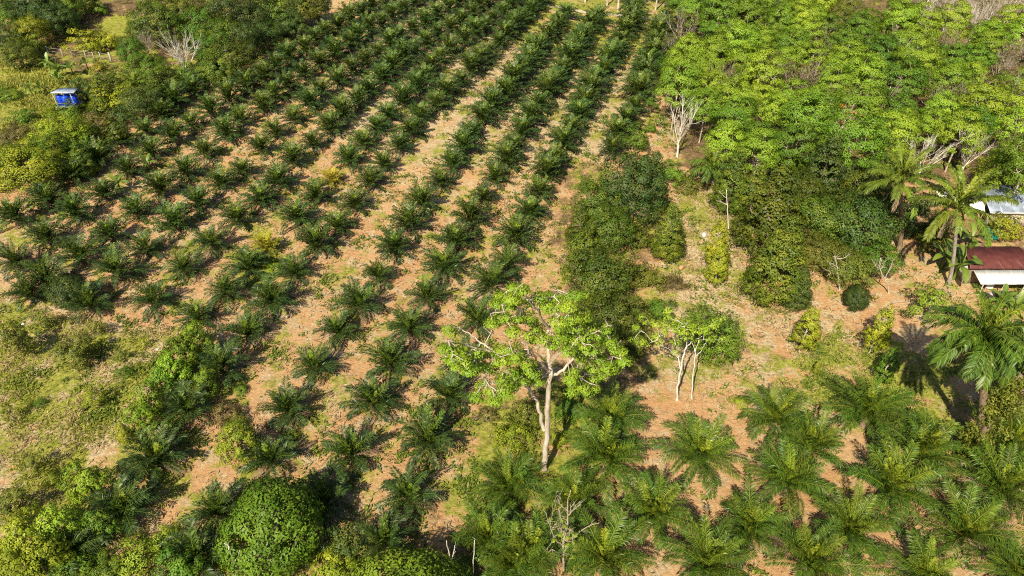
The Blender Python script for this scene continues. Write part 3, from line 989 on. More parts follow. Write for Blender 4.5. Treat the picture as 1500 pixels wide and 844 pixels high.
BARES = [
    (1000, 182, 52, True, None, 'white leafless tree standing alone at the corner of field and grove', 'the white leafless corner tree'),
    (1230, 180, 56, True, 'orange', 'bare tree with orange leaves at its sides inside the lime grove', 'the orange leaved bare tree'),
    (1283, 137, 46, False, None, 'grey twiggy bare tree deep in the middle of the grove', 'the grey twiggy tree mid grove'),
    (1262, 76, 40, False, 'brown', 'brownish thin leaved bare tree in the upper middle grove', 'the brownish thin tree'),
    (1318, 92, 34, True, None, 'small white trunk with few boughs showing above lime crowns', 'the small white bough tree'),
    (1393, 64, 40, False, 'olive', 'round pale twiggy bare tree toward the upper right', 'the round pale twiggy tree'),
    (1130, 12, 38, False, 'olive', 'bare olive tinged tree at the top edge of the grove', 'the bare tree at the top edge'),
    (1362, 218, 52, True, None, 'tall pale bare tree behind the brown trunked coconut palm', None),
    (1427, 212, 54, True, None, 'tall white forked bare tree right above the coconut palm', 'the white forked bare tree'),
    (1002, 34, 44, False, 'brown', 'thin brownish bare tree at the far field corner', 'the thin brown corner tree'),
    (985, 62, 40, False, 'olive', 'bare twiggy tree where the last palm row meets the grove', None),
    (1178, 200, 30, False, None, 'low bare tree left of the orange leaved one', None),
    (1335, 145, 26, False, 'brown', 'half bare brown tree right of the grey twiggy one', None),
    (1475, 88, 36, False, 'brown', 'thin pale branched tree near the right edge below the small roof', None),
    (1415, 118, 26, False, 'brown', 'small brown thin tree in the right part of the grove', None),
    (1120, 168, 24, True, None, 'little white bare branches poking above lime crowns', None),
    (1110, 235, 40, True, 'lime', 'pale slim trunks with few lime leaves at the near grove edge', None),
    (264, 72, 60, True, None, 'fan shaped leafless shrubby tree in the wood at upper left', None),
    (211, 56, 38, False, None, 'thin straight bare tree left of the fan shaped one', None),
    (141, 112, 16, True, None, 'tiny pale bare sapling right of the tank shelter', None),
    (982, 118, 24, True, None, 'slim pink stemmed bare tree at the field edge', None),
]
for b in BARES:
    bare_tree(b[0], b[1], b[2], b[5], b[3], b[4])
for i, (x, y) in enumerate([(1352, 20), (1368, 14), (1382, 24), (1395, 12), (1408, 20), (1422, 10), (1436, 22), (1452, 14), (1466, 24), (1480, 12), (1494, 22), (1345, 2), (1375, -2), (1405, -3), (1432, -4), (1462, -2), (1490, 0)]):
    bare_tree(x, y, 34, 'pinkish bare tree, %s from the left in the leafless stand at upper right' % ORD[1 + sorted([1352, 1368, 1382, 1395, 1408, 1422, 1436, 1452, 1466, 1480, 1494, 1345, 1375, 1405, 1432, 1462, 1490]).index(x)], i % 3 == 0, 'brown' if i % 2 else None)


# ---- the lime grove of rubber trees
def grove():
    rng = np.random.default_rng(77)
    marks = [(b[0], b[1], b[6]) for b in BARES if b[6]] + [(1481, 52, 'the small roof on a post'), (1020, 76, 'the dark tree at the field edge'), (1042, 235, 'the palm at the grove edge')]
    spots = []
    s = 7.2
    for iy in range(0, 60):
        for ix in range(-40, 60):
            x = ix * s + (iy % 2) * s / 2 + rng.normal(scale=.9); y = 70 + iy * s * .87 + rng.normal(scale=.9)
            if y > 265: continue
            p = np.array([x, y, float(terrain(x, y))])
            px, py = proj(p + [0, 0, 7.2])
            if px > 1560 or py < -25: continue
            if not in_poly(np.array(px), np.array(py), GROVE): continue
            if any((px - b[0]) ** 2 / (b[2] * .44 + 4) ** 2 + (py - b[1] - 5) ** 2 / (b[2] * .36 + 4) ** 2 < 1 for b in BARES): continue
            if (px - 1020) ** 2 / 32 ** 2 + (py - 72) ** 2 / 20 ** 2 < 1: continue
            spots.append((px, py, p))
    spots.sort(key=lambda q: -q[1])
    seen = {}
    for px, py, p in spots:
        k = rng.random()
        patch = math.sin(px / 47 + 1) * math.cos(py / 23 + px / 90)
        k = .5 * k + .25 + .25 * patch
        if py < 22: k -= .15
        if k > .48: mat, look = 'lime', 'bright lime'
        elif k > .29: mat, look = None, 'yellow green'
        elif k > .19: mat, look = 'green', 'mid green'
        else: mat, look = 'olive', 'dull olive'
        if rng.random() < .17: mat, look = None, 'half bare twiggy'
        j = min(range(len(marks)), key=lambda q: (marks[q][0] - px) ** 2 + 2.5 * (marks[q][1] - py) ** 2)
        dx, dy = px - marks[j][0], (py - marks[j][1]) * 1.6
        dr = ('right of' if dx > 0 else 'left of') if abs(dx) > abs(dy) else ('in front of' if dy > 0 else 'behind')
        key = (look, j, dr); seen.setdefault(key, []).append((dx * dx + dy * dy, px, py, p, mat))
    n = 0
    for (look, j, dr), L in seen.items():
        L.sort(key=lambda q: q[0])
        for i, (_, px, py, p, mat) in enumerate(L):
            lab = '%s rubber tree %s %s' % (look, dr, marks[j][2]) if len(L) == 1 else '%s rubber tree, %s %s %s' % (look, 'nearest' if i == 0 else ORD[i + 1], dr, marks[j][2])
            if look == 'half bare twiggy':
                t = thing('rubber_tree', lab, 'rubber tree', p, rng.uniform(0, 6), 'rubber trees of the lime grove', (rng.uniform(.9, 1.12),) * 3)
                part('trunk', BARE_T[n % 3], t); part('crown', LEAFY[n % 3], t, mat=M['olive' if n % 2 else 'brown'])
                n += 1
                continue
            tree('rubber_tree', 'rubber', 0, 0, 0, lab, 'rubber tree', mat, pos=p, scale=rng.uniform(.72, 1.06), zs=rng.uniform(.95, 1.3), group='rubber trees of the lime grove')
            n += 1
    print('grove', n)


grove()

# ---- single trees and shrubs: name, kind, px, py, width px, material, label, category, height factor
TREES = [
    # middle strip and orchard
    ('dark_tree', 'round', 925, 272, 92, 'dark', 'big round dark green tree at the field edge above the orchard', 'tree', 1.0),
    ('olive_tree', 'round', 876, 305, 66, 'durian', 'olive green tree left of the big round dark one', 'tree', .95),
    ('olive_tree', 'round', 893, 335, 72, 'durian', 'olive green tree in front of the big round dark one', 'tree', .8),
    ('olive_tree', 'bush', 935, 350, 46, 'durian', 'low olive tree between the dark one and the conical durian', 'tree', 1.0),
    ('olive_tree', 'round', 880, 400, 92, 'durian', 'wide brushy olive tree right of the red soil alley', 'tree', .85),
    ('olive_tree', 'round', 900, 462, 84, 'durian', 'dark brushy tree right behind the tall pale barked tree', 'tree', .75),
    ('shrub', 'bush', 865, 442, 60, 'olive', 'brushy shrub right behind the tall tree crown', 'shrub', 1.0),
    ('shrub', 'bush', 858, 270, 30, 'green', 'small green shrub at the end of the first palm row', 'shrub', 1.0),
    ('shrub', 'bush', 930, 205, 46, 'green', 'green bushy tree beside the lowest palm of the grove row', 'shrub', 1.1),
    ('small_tree', 'bush', 952, 188, 20, 'green', 'small round tree with pink stem by the sandy gap', 'tree', 1.2),
    ('small_tree', 'sparse', 955, 150, 30, 'green', 'thin small tree beside the grove palm row', 'tree', 1.3),
    ('small_tree', 'sparse', 968, 178, 22, 'green', 'low leafy sapling on the sandy gap', 'tree', 1.0),
    ('shrub', 'bush', 985, 255, 44, 'green', 'green shrub right of the big round dark tree', 'shrub', 1.0),
    ('shrub', 'bush', 1008, 270, 44, 'olive', 'olive shrub at the head of the orchard clearing', 'shrub', .9),
    ('shrub', 'bush', 965, 298, 40, 'olive', 'shrub between the dark tree and the clearing', 'shrub', .9),
    ('durian_tree', 'durian', 980, 345, 56, 'durian', 'single conical durian tree on the dry clearing', 'durian tree', 1.15),
    ('shrub', 'bush', 945, 405, 56, 'olive', 'low scrub below the single conical durian', 'shrub', .8),
    ('shrub', 'bush', 985, 415, 40, 'brown', 'brownish low scrub on the clearing', 'shrub', .7),
    ('slender_tree', 'youngcone', 1050, 358, 40, 'yellow', 'slender yellow green tree on the clearing, upper of two', 'tree', 1.5),
    ('slender_tree', 'youngcone', 1052, 390, 35, 'yellow', 'slender yellow green tree on the clearing, lower of two', 'tree', 1.4),
    ('durian_tree', 'durian', 1074, 270, 62, 'durian', 'durian tree with white painted trunk at the back of the clearing', 'durian tree', 1.1),
    ('durian_tree', 'durian', 1132, 315, 112, 'durian', 'largest broad durian tree right of the clearing', 'durian tree', .85),
    ('durian_tree', 'durian', 1205, 258, 80, 'dark', 'dark durian tree behind the largest one', 'durian tree', 1.0),
    ('durian_tree', 'durian', 1142, 388, 98, 'durian', 'tall conical durian in front of the largest one', 'durian tree', .95),
    ('durian_tree', 'durian', 1168, 425, 52, 'dark', 'small round durian at the foot of the tall conical one', 'durian tree', .9),
    ('durian_tree', 'round', 1200, 320, 84, 'durian', 'dark durian filling the middle of the orchard', 'durian tree', .85),
    ('durian_tree', 'round', 1262, 325, 92, 'dark', 'wide dark durian left of the brown trunked palm', 'durian tree', .9),
    ('durian_tree', 'round', 1272, 285, 66, 'durian', 'durian behind the wide dark one, left of the palms', 'durian tree', .9),
    ('shrub', 'bush', 1232, 292, 40, 'yellow', 'yellow green shrub between dark durian crowns', 'shrub', 1.0),
    ('fruit_tree', 'round', 1205, 372, 58, 'olive', 'yellowish tree with white bare boughs in front of it', 'tree', .9),
    ('fruit_tree', 'round', 1245, 392, 64, 'olive', 'olive tree behind white boughs at the yard edge', 'tree', .8),
    ('fruit_tree', 'round', 1288, 378, 58, 'green', 'green tree with pale crooked limbs beside the yard', 'tree', .85),
    ('small_durian', 'dome', 1255, 437, 38, 'dark', 'small neat round dark tree standing in the yard', 'tree', 1.0),
    ('young_durian', 'youngcone', 1182, 483, 43, 'yellow', 'yellow green young cone tree on the left of the yard', 'young tree', 1.4),
    ('young_durian', 'youngcone', 1289, 482, 41, 'yellow', 'tall yellow green young cone tree in the yard, beside the shadow', 'young tree', 1.6),
    ('young_durian', 'youngcone', 1300, 536, 36, 'green', 'greener young cone tree at the edge of the grass patch', 'young tree', 1.4),
    ('young_durian', 'youngcone', 1197, 538, 11, 'yellow', 'thin sapling on the green patch of the yard', 'young tree', 1.9),
    ('shrub', 'bush', 1085, 590, 26, 'yellow', 'small yellow shrub left of the low wide palm', 'shrub', 1.0),
    ('round_tree', 'round', 1040, 490, 86, 'rubber', 'round bright green tree behind the twin white trunks', 'tree', 1.05),
    ('shrub', 'bush', 965, 455, 50, 'green', 'fresh green ferny shrub right of the dark brushy tree', 'shrub', .9),
    ('shrub', 'bush', 935, 500, 50, 'olive', 'low shrub beside the bare ground left of the twin trunks', 'shrub', .8),
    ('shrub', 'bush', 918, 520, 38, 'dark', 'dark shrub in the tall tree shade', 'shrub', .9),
    ('yard_tree', 'sparse', 1368, 440, 74, 'lime', 'open lime leaved tree in front of the house', 'tree', .9),
    ('shrub', 'bush', 1470, 335, 60, 'yellow', 'yellowish shrub beside the grey roofed shed', 'shrub', 1.0),
    ('tree', 'round', 1470, 262, 74, 'lime', 'lime tree behind the grey roof', 'tree', .9),
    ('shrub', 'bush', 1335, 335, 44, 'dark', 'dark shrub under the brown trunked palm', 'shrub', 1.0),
    ('shrub', 'bush', 1362, 352, 50, 'olive', 'shady shrub behind the coconut trunk', 'shrub', 1.0),
    ('shrub', 'bush', 1478, 438, 36, 'green', 'green shrub in front of the white awning', 'shrub', .9),
    ('shrub', 'bush', 1470, 570, 60, 'olive', 'olive shrub at the right edge between tall palms', 'shrub', 1.1),
    # field edge and far row of the grove
    ('dark_tree', 'round', 1020, 76, 66, 'dark', 'dark green round tree at the far field edge', 'tree', .9),
    ('dark_tree', 'round', 980, 100, 36, 'green', 'dark bush beside the palm row at the far field edge', 'tree', .9),
    # centre tree base
    ('shrub', 'bush', 752, 640, 56, 'yellow', 'yellow green bush left of the tall trunk', 'shrub', 1.1),
    ('shrub', 'bush', 772, 605, 56, 'olive', 'olive bush in the angle of the tall tree twin trunks', 'shrub', 1.1),
    ('shrub', 'bush', 765, 700, 34, 'green', 'leafy weeds at the foot of the tall tree', 'shrub', .8),
    ('shrub', 'bush', 830, 600, 40, 'green', 'green climber bush right of the tall trunk', 'shrub', 1.4),
    ('shrub', 'bush', 818, 645, 34, 'yellow', 'cream flowering bush just right of the tall trunk', 'shrub', 1.2),
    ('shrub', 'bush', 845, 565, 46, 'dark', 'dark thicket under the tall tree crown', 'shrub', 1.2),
    ('shrub', 'bush', 745, 745, 50, 'olive', 'weedy shrub between palms at the bottom centre', 'shrub', .8),
    ('shrub', 'sparse', 712, 608, 40, 'brown', 'dry twiggy shrub left of the tall tree', 'shrub', .7),
    # lower left
    ('round_tree', 'dome', 399, 776, 143, None, 'big dense round bright green tree at the bottom left', 'tree', 1.02),
    ('tree', 'round', 351, 652, 62, 'yellow', 'oval olive tree with orange tip above the big round tree', 'tree', 1.25),
    ('mango_tree', 'round', 288, 500, 46, 'lime', 'bright green bushy tree topmost of the hedge line', 'tree', 1.0),
    ('mango_tree', 'round', 240, 558, 40, 'rubber', 'bright green bushy tree third down the hedge line', 'tree', 1.0),
    ('mango_tree', 'round', 206, 612, 38, 'lime', 'small bright tree ending the hedge line below', 'tree', 1.0),
    ('mango_tree', 'round', 270, 520, 50, 'rubber', 'bright green bushy tree just below the topmost of the hedge line', 'tree', 1.1),
    ('mango_tree', 'round', 252, 543, 46, 'lime', 'bright lime bushy tree in the middle of the hedge line', 'tree', 1.0),
    ('mango_tree', 'round', 218, 588, 42, 'lime', 'bright lime bushy tree near the lower end of the hedge line', 'tree', 1.1),
    ('mango_tree', 'round', 130, 710, 56, 'lime', 'leafy lime tree beside the grassy palm at the lower left', 'tree', 1.1),
    ('mango_tree', 'round', 85, 776, 58, 'lime', 'lime leaved tree left of the grassy palm at lower left', 'tree', 1.1),
    ('tree', 'round', 42, 785, 62, 'yellow', 'yellow olive tree in the bottom left corner group', 'tree', 1.0),
    ('tree', 'round', 20, 835, 60, 'yellow', 'yellow green tree in the very bottom left corner', 'tree', .9),
    ('shrub', 'bush', 75, 700, 34, 'yellow', 'small yellow green shrub left of the leafy lime tree', 'shrub', 1.0),
    ('shrub', 'bush', 110, 830, 70, 'green', 'green weeds at the bottom left edge', 'shrub', .7),
    ('shrub', 'bush', 205, 815, 64, 'lime', 'lime creeper shrub at the bottom left', 'shrub', .8),
    ('shrub', 'bush', 245, 790, 50, 'lime', 'sprawling lime leaved shrub on red soil', 'shrub', .8),
    ('shrub', 'bush', 160, 835, 56, 'green', 'leafy shrub at the bottom edge left of the creeper', 'shrub', .8),
    ('tree', 'sparse', 45, 680, 46, 'olive', 'small olive tree with long shadow on the lower meadow', 'tree', 1.0),
    ('tree', 'round', 110, 516, 54, 'olive', 'wide olive tree with orange tint on the meadow', 'tree', .9),
    ('tree', 'round', 22, 500, 46, 'olive', 'tall olive tree at the left edge of the meadow', 'tree', 1.3),
    ('tree', 'sparse', 62, 468, 38, 'olive', 'small olive tree at the top of the meadow', 'tree', 1.0),
    ('tree', 'dome', 100, 428, 56, 'dark', 'dense dark round tree with white stick at its foot', 'tree', .9),
    ('tree', 'sparse', 140, 480, 34, 'olive', 'thin tree with short shadow near the palms', 'tree', 1.0),
    ('sapling', 'sparse', 175, 520, 24, 'olive', 'grey green sapling in the middle of the meadow', 'sapling', .9),
    ('sapling', 'sparse', 210, 502, 18, 'yellow', 'yellowish sapling near the hedge head', 'sapling', 1.1),
    ('shrub', 'bush', 182, 546, 26, 'green', 'small green shrub in the middle of the meadow', 'shrub', .8),
    ('sapling', 'sparse', 136, 583, 40, 'yellow', 'yellow leaved sapling with white stem on the meadow', 'sapling', .95),
    ('sapling', 'sparse', 10, 602, 24, 'yellow', 'tall thin sapling with pale stem at the left edge', 'sapling', 1.8),
    ('sapling', 'youngcone', 181, 636, 22, 'yellow', 'little pale tree below the hedge line', 'sapling', 1.2),
    ('shrub', 'bush', 60, 590, 20, 'green', 'tiny dark green shrub on the meadow left side', 'shrub', .9),
    ('shrub', 'bush', 330, 605, 46, 'brown', 'grey brown withered shrub between two palms', 'shrub', 1.0),
    ('shrub', 'bush', 345, 625, 46, 'olive', 'weedy shrub above the oval tree', 'shrub', .8),
    ('shrub', 'bush', 425, 640, 36, 'weed', 'low weed patch between palms, right of the oval tree', 'shrub', .5),
    ('shrub', 'bush', 353, 570, 22, 'green', 'small green weed clump right of the hedge line palms', 'shrub', .8),
    ('shrub', 'bush', 745, 562, 36, 'lime', 'low lime leaves below the left limb of the tall tree', 'shrub', .8),
    # bottom edge
    ('tree', 'dome', 590, 902, 200, 'rubber', 'tree with rosettes of light green leaves at the bottom edge', 'tree', .8),
    ('tree', 'round', 490, 838, 70, 'yellow', 'yellow green tree at the bottom edge right of the round tree', 'tree', .8),
    ('shrub', 'feather', 520, 792, 74, 'olive', 'feathery leaved shrub beside the big round tree shadow', 'shrub', 1.1),
    ('shrub', 'bush', 330, 822, 36, 'lime', 'few lime leaves by the white forked stick', 'shrub', .9),
    # upper left wood
    ('tree', 'round', 14, 22, 40, 'green', 'green tree in the far upper left corner', 'tree', 1.0),
    ('tree', 'round', 45, 8, 56, 'dark', 'dark tree at the top edge, upper left', 'tree', 1.0),
    ('tree', 'round', 14, 56, 40, 'dark', 'dark olive tree at the left edge above the bananas', 'tree', 1.0),
    ('tree', 'round', 48, 45, 44, 'yellow', 'bright yellow green bushy tree at the upper left', 'tree', 1.0),
    ('tree', 'round', 80, 28, 46, 'dark', 'dark tree left of the white utility post', 'tree', 1.0),
    ('shrub', 'bush', 104, 42, 26, 'green', 'small green shrub beside the brown bank', 'shrub', 1.0),
    ('shrub', 'bush', 145, 14, 24, 'green', 'round green bush alone on the brown bank', 'shrub', 1.0),
    ('shrub', 'bush', 128, 64, 46, 'yellow', 'yellow green hedge bush behind the white fence', 'shrub', .9),
    ('shrub', 'bush', 157, 62, 34, 'yellow', 'yellow green hedge bush behind the right fence end', 'shrub', .9),
    ('shrub', 'bush', 200, 48, 34, 'olive', 'scrubby olive bush right of the lime grass bank', 'shrub', 1.0),
    ('tree', 'round', 192, 76, 36, 'green', 'green tree beside the right end of the fence', 'tree', 1.1),
    ('tree', 'round', 228, 34, 62, 'olive', 'grey olive thicket tree in the upper wood', 'tree', .9),
    ('tree', 'round', 270, 18, 54, 'olive', 'grey olive tree at the top of the wood', 'tree', .9),
    ('tree', 'round', 218, 100, 50, 'green', 'green spreading tree left of the fan shaped bare one', 'tree', .75),
    ('tree', 'round', 302, 38, 54, 'green', 'mid green tree behind the fan shaped bare one', 'tree', 1.0),
    ('tree', 'round', 338, 18, 62, 'dark', 'tall dark green tree at the top of the wood', 'tree', 1.1),
    ('tree', 'round', 312, 74, 48, 'green', 'green tree right of the fan shaped bare one', 'tree', 1.0),
    ('tree', 'round', 372, 28, 52, 'dark', 'dark olive tree behind the palm field corner', 'tree', 1.0),
    ('tree', 'round', 343, 84, 50, 'olive', 'olive tree overhanging the first palms of the field corner', 'tree', 1.1),
    ('tree', 'round', 400, 18, 52, 'olive', 'olive tree at the top beside the palm field', 'tree', 1.0),
    ('tree', 'round', 440, 10, 54, 'olive', 'last olive tree of the wood at the top by the palms', 'tree', .9),
    ('tree', 'round', 386, 52, 44, 'dark', 'dark tree at the field corner under the olive one', 'tree', .9),
    ('tree', 'round', 424, 36, 40, 'dark', 'shady tree bordering the far palms', 'tree', .9),
    ('tree', 'round', 120, 2, 36, 'olive', 'olive tree at the top edge above the post', 'tree', .9),
    ('tree', 'round', 240, -6, 60, 'olive', 'grey green tree cut by the top edge', 'tree', .9),
    ('shrub', 'bush', 280, 108, 40, 'green', 'green shrub below the fan shaped bare tree', 'shrub', 1.0),
    ('shrub', 'bush', 246, 122, 44, 'olive', 'olive shrub right of the young coconut palm', 'shrub', 1.0),
    ('shrub', 'bush', 292, 108, 34, 'dark', 'dark shrub at the foot of the fan tree', 'shrub', 1.0),
    ('tree', 'round', 124, 132, 36, 'dark', 'dark bush right beside the tank shelter', 'tree', .9),
    ('shrub', 'bush', 165, 122, 40, 'olive', 'olive shrub between the dark bush and the coconut palm', 'shrub', .9),
    ('shrub', 'bush', 182, 148, 56, 'yellow', 'yellow green bushes in front of the young coconut palm', 'shrub', .9),
    ('shrub', 'bush', 100, 166, 40, 'green', 'green shrub hiding the shelter legs', 'shrub', .8),
    ('shrub', 'bush', 78, 160, 30, 'yellow', 'low yellow green shrub left of the shelter legs', 'shrub', .7),
    ('shrub', 'bush', 150, 158, 36, 'olive', 'olive bush right of the shelter legs', 'shrub', .8),
    ('shrub', 'bush', 144, 182, 44, 'brown', 'brown withered bush below the shelter', 'shrub', .9),
    ('tree', 'round', 88, 196, 72, 'yellow', 'large yellow green bush below the tank shelter', 'tree', .75),
    ('shrub', 'bush', 118, 214, 56, 'green', 'bright green bush at the lower end of the hill', 'shrub', 1.0),
    ('shrub', 'bush', 178, 172, 40, 'dark', 'dark shrub at the palm field corner below the hill', 'shrub', .9),
    ('tree', 'round', 42, 240, 88, 'yellow', 'largest hill bush with yellow leaves at the left edge', 'tree', .7),
    ('shrub', 'bush', 80, 255, 40, 'olive', 'olive shrub at the foot of the largest hill bush', 'shrub', .9),
    ('shrub', 'bush', 5, 265, 40, 'olive', 'shrub at the left edge under the hill', 'shrub', .9),
    ('shrub', 'bush', 36, 172, 34, 'green', 'green tuft bush on the grassy hill', 'shrub', .8),
    ('shrub', 'bush', 22, 196, 44, 'brown', 'brownish low bush on the grassy hill', 'shrub', .6),
    ('shrub', 'bush', 12, 140, 36, 'green', 'green low bush at the left edge of the hill', 'shrub', .6),
    ('flowering_shrub', 'bush', 143, 100, 20, 'palm_yellow', 'yellow orange flowering shrub in front of the fence', 'shrub', .8),
    ('shrub', 'bush', 372, 384, 38, 'lime', 'low lime weed patch beside the yellowing palm', 'shrub', .5),
    ('shrub', 'bush', 400, 392, 36, 'lime', 'lime weeds right of the yellowing palm', 'shrub', .5),
    ('shrub', 'bush', 60, 320, 20, 'olive', 'small weed tuft between the left palms', 'shrub', .8),
]
MORE = [
    (850, 332, 46, 'durian', 'olive tree bordering the soil alley, upper part of the belt'), (856, 366, 54, 'durian', 'olive tree bordering the soil alley, lower part of the belt'),
    
    (948, 246, 46, 'dark', 'dark tree tucked behind the big round dark one'), (1103, 285, 60, 'durian', 'durian between the white painted trunk and the largest durian'),
    (1172, 284, 66, 'durian', 'durian behind right of the largest durian'), (1240, 260, 62, 'dark', 'dark durian near the grove, second row of the orchard'),
    (1288, 250, 56, 'durian', 'durian at the orchard back beside the leaning palm fronds'), 
    (1300, 312, 52, 'dark', 'dark durian touching the brown palm trunk'),
    (1345, 300, 50, 'dark', 'dark tree between the two coconut palms'), (1375, 330, 44, 'durian', 'olive tree behind the coconut trunk'),
    
    (325, 52, 52, 'durian', 'olive tree in the middle of the upper wood'), (358, 58, 50, 'dark', 'dark tree above the first palms of the field corner'),
    
    (418, 12, 50, 'dark', 'dark tree at the top between olive crowns by the palms'), (462, 8, 40, 'dark', 'dark tree at the very top beside the palm rows'),
    (318, 100, 44, 'durian', 'olive tree at the upper corner of the palm field'),
    (232, 138, 40, 'durian', 'olive bush beside the first palms under the hill'), (205, 150, 44, 'dark', 'dark bush right below the young coconut palm'),
    (170, 196, 34, 'durian', 'olive bush between hill and palms'), (120, 236, 40, 'durian', 'olive bush at the hill foot above the left palms'),
    (74, 222, 50, 'green', 'green tree on the hill between two yellow bushes'), (12, 235, 50, 'green', 'green tree at the left edge behind the largest hill bush'),
    (66, 20, 50, 'dark', 'dark tree second from the top left corner'), (100, 14, 40, 'green', 'green tree directly left of the utility post'),
    (28, 78, 40, 'durian', 'olive tree above the leftmost bananas'), (150, 138, 40, 'durian', 'olive bush right of the dark shelter bush'),
    (65, 815, 60, 'yellow', 'yellow green tree in the bottom left group, lower middle'), (150, 770, 44, 'green', 'green tree behind the grassy palm at lower left'),
    (265, 835, 60, 'green', 'green tree at the bottom edge left of the big round tree'), (440, 815, 50, 'dark', 'dark tree right below the big round tree'),
    (500, 800, 60, 'dark', 'dark tree behind the feathery shrub'), (20, 740, 46, 'olive', 'olive tree at the left edge above the bottom group'),
    (240, 630, 40, 'green', 'green tree below the lowest hedge tree'), (300, 560, 40, 'rubber', 'small bright tree under the head of the hedge line'),
    (660, 850, 70, 'green', 'green tree at the bottom edge behind the forked pole')]
TREES += [('tree' if 'durian' not in lb else 'durian_tree', 'round' if k % 3 or mt != 'durian' else 'durian', x, y, wp, mt, lb, 'tree', 1.0) for k, (x, y, wp, mt, lb) in enumerate(MORE)]
for nm, kd, x, y, wp, mt, lb, ct, zs in TREES:
    if 820 < x < 1345 and 220 < y < 480 and kd in ('durian', 'round'):
        wp *= 1.05; zs *= 1.15
    elif x < 480 and y < 280:
        wp *= 1.18
        if mt == 'olive' and (x + y) % 3: mt = 'durian'
    elif x < 320 and y > 440 and ('hedge line' in lb or y > 700):
        wp *= 1.12; zs *= 1.2
    tree(nm, kd, x, y, wp, lb, ct, mt, zs=zs, seed=1 if 'big dense' in lb else None)

# far tall trunks beyond the path, and the far backdrop of trees beyond the top edge
for i, (x, y) in enumerate([(889, 8), (905, 16), (925, 13), (932, 6), (960, 15), (857, 3), (1188, 8), (1183, 10)]):
    p = G(x, y)
    t = thing('tall_tree', 'tall tree with pale straight trunk, %s from the left beyond the track' % ORD[1 + sorted([889, 905, 925, 932, 960, 857, 1188, 1183]).index(x)], 'tree', p, i * 1.3, 'tall pale trunks beyond the far track')
    g = Geo(); tube(g, [(0, 0, -.3), (.1, .05, 5), (0, .1, 12)], [.30, .22, .14], 8)
    part('trunk', g.mesh('tall_trunk', M['pale' if i % 2 else 'twig'], True), t)
    part('crown', KINDS['rubber'][i % 6][0], t, (0, 0, 5.5), mat=M['green'])
for i in range(22):
    x = 60 + i * 68
    if 470 < x < 850: continue
    p = G(x, -40 - 8 * (i % 3), 3)
    tree('tree', 'round', 0, 0, 0, 'background tree beyond the top edge, %s from the left' % ORD[i + 1], 'tree', ['green', 'olive', 'dark'][i % 3], pos=p, scale=1.2)


